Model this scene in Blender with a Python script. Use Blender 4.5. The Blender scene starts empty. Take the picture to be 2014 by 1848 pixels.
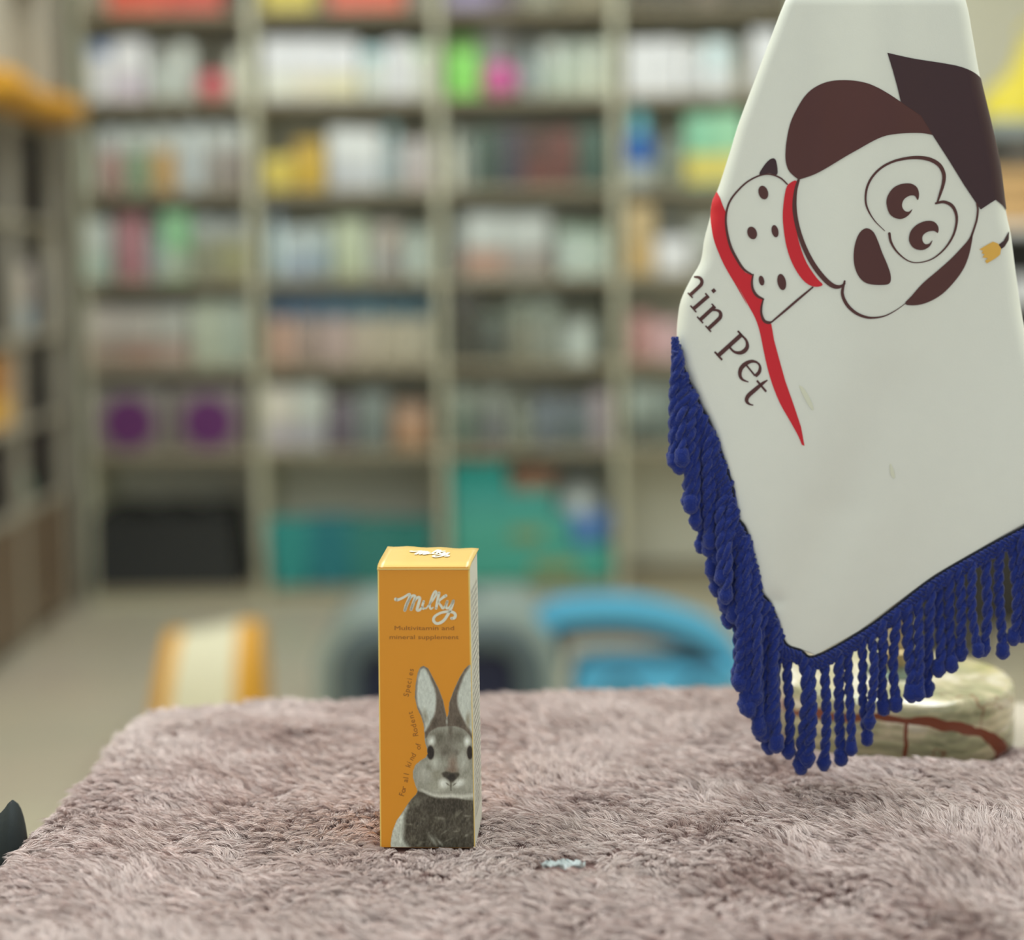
import bpy, bmesh, math, random
import numpy as np
from mathutils import Vector, Matrix, Euler
from mathutils.geometry import tessellate_polygon

R_ = math.radians
rng = np.random.default_rng(7)
random.seed(7)
scn = bpy.context.scene
COL = scn.collection

# ------------------------------------------------------------------ camera
F = 3150.0                      # focal length in pixels of the 2014x1848 frame
CAMZ = 1.18
PITCH, ROLL = R_(4.0), R_(-0.7)
CY = 520 + F * math.tan(PITCH)  # row of the principal point
cam = bpy.data.cameras.new('camera')
cam.sensor_width = 36.0
cam.lens = 36.0 * F / 2014
cam.shift_y = -(924 - CY) / 2014
cam.clip_start = 0.02
cam.dof.use_dof = True
cam.dof.focus_distance = 0.695
cam.dof.aperture_fstop = 3.5
camo = bpy.data.objects.new('camera', cam)
COL.objects.link(camo)
CM = Euler((math.pi / 2 - PITCH, 0, 0)).to_matrix() @ Euler((0, 0, ROLL)).to_matrix()
camo.matrix_world = Matrix.Translation((0, 0, CAMZ)) @ CM.to_4x4()
scn.camera = camo


def ray(px, py):
    return CM @ Vector(((px - 1007) / F, -(py - CY) / F, -1))


def P(px, py, y):
    """the point of the place that lies on the vertical plane at distance y"""
    d = ray(px, py)
    return Vector((0, 0, CAMZ)) + d * (y / d.y)


def Pz(px, py, z):
    d = ray(px, py)
    return Vector((0, 0, CAMZ)) + d * ((z - CAMZ) / d.z)


# ------------------------------------------------------------------ light
scn.view_settings.view_transform = 'Standard'
scn.view_settings.look = 'None'
scn.view_settings.gamma = 1
scn.view_settings.exposure = 0.0
scn.cycles.use_denoising = True
scn.cycles.max_bounces = 8
scn.cycles.diffuse_bounces = 4
scn.cycles.sample_clamp_indirect = 6.0

w = bpy.data.worlds.new('world')
scn.world = w
w.use_nodes = True
bg = w.node_tree.nodes['Background']
bg.inputs[0].default_value = (0.90, 1.0, 1.06, 1)   # ambient fill, added through the open end behind the camera
bg.inputs[1].default_value = 0.74
LIGHT_COL = (0.93, 1.03, 1.12)


def area(name, loc, sx, sy, watts):
    l = bpy.data.lights.new(name, 'AREA')
    l.shape = 'RECTANGLE'
    l.size, l.size_y = sx, sy
    l.energy = watts
    l.color = LIGHT_COL
    o = bpy.data.objects.new(name, l)
    COL.objects.link(o)
    o.location = loc
    return o


CEIL = 2.9
LAMPS = [(-0.9, 0.9, 19), (0.9, 0.9, 19), (-0.9, 2.6, 10), (0.9, 2.6, 10), (-0.9, 4.3, 13), (0.9, 4.3, 13)]
for x, y, e in LAMPS:
    area('lamp_light', (x, y, CEIL - 0.075), 0.58, 1.15, e)


# ------------------------------------------------------------------ materials
def s2l(c):
    c = c / 255.0
    return c / 12.92 if c <= 0.04045 else ((c + 0.055) / 1.055) ** 2.4


def lin(rgb, k=1.0, top=0.86):
    return tuple(min(top, s2l(c) / k) for c in rgb)


MATS = {}


def mat(name, rgb, rough=0.6, metal=0.0, k=0.6, vary=0.06, vscale=30, bump=0.0, bscale=200, spec=0.5, sheen=0.0,
        trans=0.0, emit=None):
    """rgb = colour as it reads in the photograph, k = how strongly that place is lit"""
    if name in MATS:
        return MATS[name]
    m = bpy.data.materials.new(name)
    m.use_nodes = True
    nt = m.node_tree
    b = nt.nodes['Principled BSDF']
    c = lin(rgb, k)
    tc = nt.nodes.new('ShaderNodeTexCoord')
    n = nt.nodes.new('ShaderNodeTexNoise')
    n.inputs['Scale'].default_value = vscale
    n.inputs['Detail'].default_value = 3
    nt.links.new(tc.outputs['Object'], n.inputs['Vector'])
    mx = nt.nodes.new('ShaderNodeMix')
    mx.data_type = 'RGBA'
    mx.inputs[6].default_value = tuple(v * (1 - vary) for v in c) + (1,)
    mx.inputs[7].default_value = tuple(min(.9, v * (1 + vary)) for v in c) + (1,)
    nt.links.new(n.outputs['Fac'], mx.inputs[0])
    nt.links.new(mx.outputs[2], b.inputs['Base Color'])
    b.inputs['Roughness'].default_value = rough
    b.inputs['Metallic'].default_value = metal
    b.inputs['Specular IOR Level'].default_value = spec
    if sheen:
        b.inputs['Sheen Weight'].default_value = sheen
        b.inputs['Sheen Roughness'].default_value = 0.5
    if trans:
        b.inputs['Transmission Weight'].default_value = trans
    if emit:
        b.inputs['Emission Color'].default_value = tuple(emit[:3]) + (1,)
        b.inputs['Emission Strength'].default_value = emit[3]
    if bump:
        n2 = nt.nodes.new('ShaderNodeTexNoise')
        n2.inputs['Scale'].default_value = bscale
        n2.inputs['Detail'].default_value = 4
        nt.links.new(tc.outputs['Object'], n2.inputs['Vector'])
        bp = nt.nodes.new('ShaderNodeBump')
        bp.inputs['Strength'].default_value = bump
        bp.inputs['Distance'].default_value = 0.001
        nt.links.new(n2.outputs['Fac'], bp.inputs['Height'])
        nt.links.new(bp.outputs['Normal'], b.inputs['Normal'])
    MATS[name] = m
    return m


# ------------------------------------------------------------------ object helpers
def tag(o, label=None, cat=None, group=None, kind=None):
    if label:
        o['label'] = label
    if cat:
        o['category'] = cat
    if group:
        o['group'] = group
    if kind:
        o['kind'] = kind
    return o


def empty(name, loc, label, cat, group=None, rz=0.0):
    o = bpy.data.objects.new(name, None)
    o.empty_display_size = 0.02
    COL.objects.link(o)
    o.location = loc
    o.rotation_euler = (0, 0, rz)
    return tag(o, label, cat, group)


def link(name, me, m, parent=None, smooth=None):
    o = bpy.data.objects.new(name, me)
    COL.objects.link(o)
    if m is not None:
        for q in (m if isinstance(m, (list, tuple)) else [m]):
            me.materials.append(q)
    if parent is not None:
        o.parent = parent
    if smooth is not None:
        me.shade_smooth() if smooth is True else me.set_sharp_from_angle(angle=smooth)
    return o


class MB:
    def __init__(self):
        self.v, self.f, self.mi = [], [], []

    def quadgrid(self, pts, closed_u=False, closed_v=False, mi=0):
        """pts[i][j] rows of points"""
        b = len(self.v)
        nu, nv = len(pts), len(pts[0])
        for r in pts:
            self.v.extend([tuple(p) for p in r])
        for i in range(nu if closed_u else nu - 1):
            for j in range(nv if closed_v else nv - 1):
                a, c = i, (i + 1) % nu
                d, e = j, (j + 1) % nv
                self.f.append((b + a * nv + d, b + c * nv + d, b + c * nv + e, b + a * nv + e))
                self.mi.append(mi)

    def poly(self, pts, mi=0):
        b = len(self.v)
        self.v.extend([tuple(p) for p in pts])
        self.f.append(tuple(range(b, b + len(pts))))
        self.mi.append(mi)

    def box(self, x0, x1, y0, y1, z0, z1, bev=0.0, taper=0.0, mi=0):
        """bevelled box; taper widens the bottom"""
        b = min(bev, (x1 - x0) / 2.2, (y1 - y0) / 2.2, (z1 - z0) / 2.2)
        if b <= 0:
            X = lambda x, z: x
            c = [(x, y, z) for z in (z0, z1) for y in (y0, y1) for x in (x0, x1)]
            n = len(self.v)
            self.v.extend(c)
            for q in ((0, 2, 3, 1), (4, 5, 7, 6), (0, 1, 5, 4), (2, 6, 7, 3), (0, 4, 6, 2), (1, 3, 7, 5)):
                self.f.append(tuple(n + i for i in q))
                self.mi.append(mi)
            return
        rings = []
        for z, ins in ((z0, b), (z0 + b * .3, b * .3), (z0 + b, 0), (z1 - b, 0), (z1 - b * .3, b * .3), (z1, b)):
            t = (z - z0) / (z1 - z0)
            g = taper * (1 - t)
            a0, a1, c0, c1 = x0 + ins - g, x1 - ins + g, y0 + ins - g, y1 - ins + g
            rr = b
            ring = []
            for cx, cy, s in ((a1 - rr, c1 - rr, 0), (a0 + rr, c1 - rr, 1), (a0 + rr, c0 + rr, 2), (a1 - rr, c0 + rr, 3)):
                for k in range(4):
                    an = (s + k / 3) * math.pi / 2
                    ring.append((cx + rr * math.cos(an), cy + rr * math.sin(an), z))
            rings.append(ring)
        self.quadgrid(rings, closed_v=True, mi=mi)
        self.poly(rings[0][::-1], mi)
        self.poly(rings[-1], mi)

    def lathe(self, prof, cx=0, cy=0, n=32, sx=1.0, sy=1.0, mi=0, cap=True):
        rows = []
        for r, z in prof:
            rows.append([(cx + sx * r * math.cos(2 * math.pi * k / n), cy + sy * r * math.sin(2 * math.pi * k / n), z)
                         for k in range(n)])
        self.quadgrid(rows, closed_v=True, mi=mi)
        if cap:
            if prof[0][0] > 1e-5:
                self.poly(rows[0][::-1], mi)
            if prof[-1][0] > 1e-5:
                self.poly(rows[-1], mi)

    def tube(self, path, rad, n=10, mi=0, flat=1.0, cap=True):
        path = [Vector(p) for p in path]
        rows = []
        ref = Vector((0.123, 1, 0.05)).normalized()
        for i, p in enumerate(path):
            t = (path[min(i + 1, len(path) - 1)] - path[max(i - 1, 0)])
            if t.length < 1e-9:
                t = Vector((0, 0, 1))
            t.normalize()
            a = t.cross(ref)
            if a.length < 1e-3:
                a = t.cross(Vector((1, 0, 0)))
            a.normalize()
            b2 = t.cross(a)
            r = rad[i] if hasattr(rad, '__len__') else rad
            rows.append([p + a * (r * math.cos(2 * math.pi * k / n)) + b2 * (r * flat * math.sin(2 * math.pi * k / n))
                         for k in range(n)])
        self.quadgrid(rows, closed_v=True, mi=mi)
        if cap:
            self.poly(rows[0], mi)
            self.poly(rows[-1][::-1], mi)

    def obj(self, name, m, parent=None, smooth=R_(35)):
        me = bpy.data.meshes.new(name)
        me.from_pydata([tuple(map(float, p)) for p in self.v], [], self.f)
        if any(self.mi):
            me.polygons.foreach_set('material_index', self.mi)
        me.validate()
        return link(name, me, m, parent, smooth)


def spline(pts, n=8, closed=False):
    """Catmull-Rom through points of any dimension"""
    pts = [np.array(p, float) for p in pts]
    N = len(pts)
    out = []
    for i in range(N if closed else N - 1):
        if closed:
            p0, p1, p2, p3 = pts[i - 1], pts[i], pts[(i + 1) % N], pts[(i + 2) % N]
        else:
            p0, p1, p2, p3 = pts[max(i - 1, 0)], pts[i], pts[i + 1], pts[min(i + 2, N - 1)]
        for k in range(n):
            t = k / n
            out.append(.5 * ((2 * p1) + (p2 - p0) * t + (2 * p0 - 5 * p1 + 4 * p2 - p3) * t * t
                             + (3 * p1 - p0 - 3 * p2 + p3) * t ** 3))
    if not closed:
        out.append(pts[-1])
    return np.array(out)


# flat shapes (prints): collected in 2-D, refined, then laid on a surface by a map function
class Print:
    def __init__(self):
        self.v, self.f, self.mi = [], [], []

    def fill(self, pts, layer=0, mi=0):
        pts = [(float(p[0]), float(p[1])) for p in pts]
        tris = tessellate_polygon([[Vector((p[0], p[1], 0)) for p in pts]])
        b = len(self.v)
        self.v.extend([(p[0], p[1], float(layer)) for p in pts])
        for t in tris:
            self.f.append(tuple(b + i for i in t))
            self.mi.append(mi)

    def blob(self, pts, layer=0, mi=0, n=5):
        self.fill(spline(pts, n, closed=True), layer, mi)

    def stroke(self, pts, width, layer=0, mi=0, n=6, cap=True):
        """pts (x,y) with one width or one width per point"""
        ws = width if hasattr(width, '__len__') else [width] * len(pts)
        if len(ws) != len(pts):
            ws = np.interp(np.linspace(0, 1, len(pts)), np.linspace(0, 1, len(ws)), ws)
        q = spline([(p[0], p[1], a) for p, a in zip(pts, ws)], n)
        b = len(self.v)
        for i in range(len(q)):
            t = q[min(i + 1, len(q) - 1)][:2] - q[max(i - 1, 0)][:2]
            t = t / (np.linalg.norm(t) + 1e-9)
            nrm = np.array((-t[1], t[0])) * q[i][2] / 2
            self.v.append((q[i][0] + nrm[0], q[i][1] + nrm[1], layer))
            self.v.append((q[i][0] - nrm[0], q[i][1] - nrm[1], layer))
        for i in range(len(q) - 1):
            self.f.append((b + 2 * i, b + 2 * i + 1, b + 2 * i + 3, b + 2 * i + 2))
            self.mi.append(mi)
        if cap:
            for e in (0, -1):
                c, r = q[e][:2], q[e][2] / 2
                self.fill([(c[0] + r * math.cos(a), c[1] + r * math.sin(a)) for a in np.linspace(0, 2 * math.pi, 11)[:-1]],
                          layer, mi)

    def text(self, body, size, fn, layer=0, mi=0):
        """fn maps text-plane (x, y-up) to print plane"""
        cu = bpy.data.curves.new('t', 'FONT')
        cu.body = body
        cu.size = size
        cu.resolution_u = 3
        o = bpy.data.objects.new('t', cu)
        me = bpy.data.meshes.new_from_object(o)
        b = len(self.v)
        for v in me.vertices:
            x, y = fn(v.co.x, v.co.y)
            self.v.append((x, y, layer))
        for p in me.polygons:
            self.f.append(tuple(b + i for i in p.vertices))
            self.mi.append(mi)
        wdt = max((v.co.x for v in me.vertices), default=0)
        bpy.data.objects.remove(o)
        bpy.data.curves.remove(cu)
        bpy.data.meshes.remove(me)
        return wdt

    def build(self, name, fn, mats, parent, maxlen=None):
        me = bpy.data.meshes.new(name)
        me.from_pydata(self.v, [], self.f)
        me.polygons.foreach_set('material_index', self.mi)
        bm = bmesh.new()
        bm.from_mesh(me)
        bmesh.ops.triangulate(bm, faces=bm.faces)
        if maxlen:
            for _ in range(12):
                es = [e for e in bm.edges if e.calc_length() > maxlen]
                if not es:
                    break
                bmesh.ops.subdivide_edges(bm, edges=es, cuts=1)
                bmesh.ops.triangulate(bm, faces=[f for f in bm.faces if len(f.verts) > 3])
        for v in bm.verts:
            v.co = fn(v.co.x, v.co.y, v.co.z)
        bm.to_mesh(me)
        bm.free()
        return link(name, me, mats, parent)


# =================================================================== the room
M_wall = mat('wall paint', (218, 207, 190), .8, k=.75, vary=.03, bump=.1)
M_ceil = mat('ceiling paint', (225, 222, 212), .9, k=.9, vary=.02)
M_shelf = mat('cream laminate', (165, 163, 142), .5, k=.56, vary=.03)
M_shelfback = mat('lightened back panel', (184, 182, 166), .6, k=.56, vary=.03)  # lightened colour stands in for front light inside the bays


def floor_material():
    m = bpy.data.materials.new('floor tiles')
    m.use_nodes = True
    nt = m.node_tree
    b = nt.nodes['Principled BSDF']
    tc = nt.nodes.new('ShaderNodeTexCoord')
    br = nt.nodes.new('ShaderNodeTexBrick')
    br.offset = 0
    br.inputs['Color1'].default_value = lin((178, 168, 146), .73) + (1,)
    br.inputs['Color2'].default_value = lin((172, 163, 142), .73) + (1,)
    br.inputs['Mortar'].default_value = lin((146, 135, 118), .73) + (1,)
    br.inputs['Scale'].default_value = 1.0
    br.inputs['Mortar Size'].default_value = 0.004
    br.inputs['Brick Width'].default_value = 0.5
    br.inputs['Row Height'].default_value = 0.5
    nt.links.new(tc.outputs['Object'], br.inputs['Vector'])
    n = nt.nodes.new('ShaderNodeTexNoise')
    n.inputs['Scale'].default_value = 3
    nt.links.new(tc.outputs['Object'], n.inputs['Vector'])
    mx = nt.nodes.new('ShaderNodeMix')
    mx.data_type = 'RGBA'
    mx.blend_type = 'MULTIPLY'
    mx.inputs[0].default_value = .12
    nt.links.new(br.outputs['Color'], mx.inputs[6])
    nt.links.new(n.outputs['Color'], mx.inputs[7])
    nt.links.new(mx.outputs[2], b.inputs['Base Color'])
    b.inputs['Roughness'].default_value = .32
    return m


def struct(name, m, *box):
    mb = MB()
    mb.box(*box)
    o = mb.obj(name, m)
    o['kind'] = 'structure'
    return o


YB = 5.98
struct('floor', floor_material(), -2.0, 2.4, -1.5, YB + .1, -.1, 0)
struct('ceiling', M_ceil, -2.0, 2.4, -1.5, YB + .1, CEIL, CEIL + .1)
struct('wall_back', M_wall, -2.0, 2.4, YB, YB + .1, 0, CEIL)
struct('wall_left', M_wall, -2.1, -1.97, -1.5, YB + .1, 0, CEIL)
struct('wall_right', M_wall, 2.3, 2.4, -1.5, YB, 0, CEIL)

M_diff = mat('lamp diffuser', (255, 255, 240), .5, emit=(1, 1, .88, 2.0))
M_white = mat('white enamel', (235, 235, 230), .4, k=.9, vary=.02)
names = ['over the counter, left side', 'over the counter, right side', 'mid room, left side', 'mid room, right side',
         'before the left shelving bays', 'before the right shelving bays']
for (x, y, e), nm in zip(LAMPS, names):
    t = empty('ceiling_light', (x, y, CEIL), 'long white fluorescent ceiling panel ' + nm, 'ceiling light', 'ceiling panels')
    a = MB(); a.box(-.31, .31, -.60, .60, -.05, 0, .005)
    a.obj('housing', M_white, t)
    a = MB(); a.box(-.29, .29, -.575, .575, -.058, -.05)
    a.obj('diffuser', M_diff, t)

# =================================================================== goods for the shelves
def part_box(name, m, parent, *a, **k):
    mb = MB(); mb.box(*a, **k)
    return mb.obj(name, m, parent)


CN = {}


def cm(rgb, k=.55, rough=.5):
    return mat('colour %d %d %d' % tuple(rgb), rgb, rough, k=k, vary=.05, vscale=12)


def make_item(kind, wd, dp, ht, c1, c2, k, t):
    """build one article with its parts under the empty t (origin at base centre)"""
    m1, m2 = cm(c1, k), cm(c2 or c1, k)
    r = min(wd, dp) / 2
    if kind == 'carton':
        part_box('box_body', m1, t, -wd / 2, wd / 2, -dp / 2, dp / 2, 0, ht, .002)
        if c2:
            part_box('label', m2, t, -wd * .5 - .0006, wd * .5 + .0006, -dp / 2 - .0006, dp / 2 * .2, ht * .06, ht * .42)
    elif kind == 'box_panel':      # carton with coloured upper panel
        part_box('box_body', m1, t, -wd / 2, wd / 2, -dp / 2, dp / 2, 0, ht, .002)
        part_box('label', m2, t, -wd * .36, wd * .36, -dp / 2 - .001, 0, ht * .5, ht * .9)
    elif kind == 'jar':
        mb = MB(); s = wd / 2
        mb.lathe([(s * .9, 0), (s, .006), (s, ht * .62), (s * .86, ht * .7)], sy=min(1, dp / wd)); mb.obj('jar_body', m2, t)
        mb = MB(); mb.lathe([(s * .92, ht * .66), (s * .95, ht * .68), (s * .95, ht * .97), (s * .9, ht)], sy=min(1, dp / wd))
        mb.obj('lid', m1, t)
    elif kind == 'bottle':
        mb = MB(); s = wd / 2
        mb.lathe([(s * .9, 0), (s, .008), (s, ht * .55), (s * .85, ht * .66), (s * .4, ht * .76), (s * .38, ht * .82)], sy=min(1, dp / wd))
        mb.obj('bottle_body', m2, t)
        mb = MB(); mb.lathe([(s * .46, ht * .8), (s * .46, ht * .98), (s * .4, ht)]); mb.obj('cap', m1, t)
    elif kind == 'sprayer':
        mb = MB(); s = wd / 2
        mb.lathe([(s * .85, 0), (s, .006), (s * .95, ht * .27)], sy=min(1, dp / wd)); mb.obj('clear_base', cm((166, 174, 170), k), t)
        mb = MB()
        mb.lathe([(s * .95, ht * .27), (s, ht * .36), (s * 1.0, ht * .5), (s * .8, ht * .62), (s * .62, ht * .66)], sy=min(1, dp / wd)); mb.obj('bottle_body', m2, t)
        mb = MB(); mb.lathe([(s * .62, ht * .66), (s * .56, ht * .9), (s * .4, ht)]); mb.obj('cap', m1, t)
    elif kind == 'pouch':
        rows = []
        for i in range(9):
            z = ht * i / 8
            th = dp / 2 * math.sin(math.pi * min(1, .25 + i / 8 * .75)) ** .6 + .002
            ww = wd / 2 * (1 - .04 * math.sin(math.pi * i / 8))
            rows.append([(ww * math.copysign(abs(math.cos(a)) ** .5, math.cos(a)),
                          th * math.copysign(abs(math.sin(a)) ** .9, math.sin(a)), z) for a in np.linspace(0, 2 * math.pi, 21)[:-1]])
        mb = MB(); mb.quadgrid(rows[:7], closed_v=True); mb.poly(rows[0][::-1]); mb.obj('pouch_body', m1, t, smooth=R_(50))
        mb = MB(); mb.quadgrid(rows[6:], closed_v=True); mb.poly(rows[-1]); mb.obj('top_seal', m2, t, smooth=R_(50))
    elif kind == 'tin':
        mb = MB(); s = wd / 2
        mb.lathe([(s, 0), (s, ht * .9)], sy=min(1, dp / wd)); mb.obj('tin_body', m1, t)
        mb = MB(); mb.lathe([(s * 1.02, ht * .88), (s * 1.02, ht * .98), (s * .96, ht)], sy=min(1, dp / wd)); mb.obj('lid', m2, t)
    elif kind == 'basket':
        rows = []
        for z, g in ((0, 0), (ht, .02), (ht, .014), (.012, -.006)):
            rows.append([(x * (wd / 2 + g), y * (dp / 2 + g), z) for x, y in ((-1, -1), (0, -1), (1, -1), (1, 0), (1, 1), (0, 1), (-1, 1), (-1, 0))])
        mb = MB(); mb.quadgrid(rows, closed_v=True); mb.poly(rows[0][::-1]); mb.poly(rows[3]); mb.obj('basket_body', m1, t)
        mb = MB()
        a = wd / 2 + .02; b = dp / 2 + .02
        mb.tube([(-a, -b, ht), (a, -b, ht), (a, b, ht), (-a, b, ht), (-a, -b, ht)], .006, 6); mb.obj('rim', m2, t)
    elif kind == 'ball':
        mb = MB(); s = wd / 2
        mb.lathe([(max(1e-6, s * math.sin(a)), s - s * math.cos(a)) for a in np.linspace(0, math.pi, 17)], n=24)
        mb.obj('ball_body', m1, t, smooth=True)
        mb = MB(); mb.tube([(s * 1.004 * math.cos(a), s * .3 * math.cos(a), s + s * math.sin(a)) for a in np.linspace(0, 2 * math.pi, 33)], .003, 6)
        mb.obj('seam', m2, t)
    elif kind == 'bowl':
        mb = MB(); s = wd / 2
        mb.lathe([(s * .6, 0), (s * .85, ht * .3), (s, ht), (s * .96, ht), (s * .8, ht * .35), (s * .5, ht * .12)], n=28)
        mb.obj('bowl_body', m1, t, smooth=R_(50))
        mb = MB(); mb.tube([(s * math.cos(a), s * math.sin(a), ht) for a in np.linspace(0, 2 * math.pi, 33)], .004, 6)
        mb.obj('rim', m2, t)
    elif kind == 'roundbox':       # carton with a big round emblem
        part_box('box_body', m1, t, -wd / 2, wd / 2, -dp / 2, dp / 2, 0, ht, .002)
        mb = MB(); s = min(wd, ht) * .42
        ring = [(s * math.cos(a), -dp / 2 - .001, ht * .45 + s * math.sin(a)) for a in np.linspace(0, 2 * math.pi, 25)[:-1]]
        mb.poly(ring[::-1]); mb.poly([(x, y + .0008, z) for x, y, z in ring])
        mb.obj('round_emblem', m2, t)


KN = {'sprayer': ('plastic_bottle', 'bottle', 'bottle'), 'carton': ('cardboard_box', 'box', 'cardboard box'), 'box_panel': ('product_box', 'box', 'box'), 'jar': ('screw_top_jar', 'jar', 'lidded jar'),
      'bottle': ('plastic_bottle', 'bottle', 'bottle'), 'pouch': ('food_pouch', 'pouch', 'standing pouch'),
      'tin': ('round_tin', 'tin', 'round tin'), 'basket': ('plastic_basket', 'basket', 'plastic basket'),
      'ball': ('toy_ball', 'ball', 'ball'), 'bowl': ('pet_bowl', 'bowl', 'bowl'), 'roundbox': ('emblem_box', 'box', 'box with round emblem')}

# =================================================================== back shelving
YF = 5.56
SC = YF / F
UPX = [-1.491, -.886, -.245, .371, .994]
BZ = [2.375, 2.059, 1.759, 1.4465, 1.141, .841, .541, .055]
BAYN = ['leftmost', 'second', 'third', 'fourth']
M_board = mat('shade-toned shelf board', (122, 113, 92), .5, k=.60, vary=.05)  # darkened: shade on board edges and undersides is put into the colour
for b in range(4):
    x0, x1 = UPX[b], UPX[b + 1]
    t = empty('shelving_unit', ((x0 + x1) / 2, YF + .2, 0), 'cream open shelving bay, %s along the back wall, full of goods' % BAYN[b],
              'shelving', 'back wall shelving bays')
    h = (x1 - x0) / 2
    for s in (-1, 1):
        xa, xb = (h - .013, h) if s > 0 else (-h, -h + .013)
        part_box('side_panel', M_shelf, t, xa, xb, -.2, .2, 0, 2.42, .0015)
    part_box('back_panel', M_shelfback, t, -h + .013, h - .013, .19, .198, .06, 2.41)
    for z in BZ:
        part_box('shelf_board', M_board, t, -h + .0132, h - .0132, -.197, .19, z - .026, z, .0015)
    part_box('plinth', M_shelf, t, -h + .0132, h - .0132, -.18, -.165, 0, .034)

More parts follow.
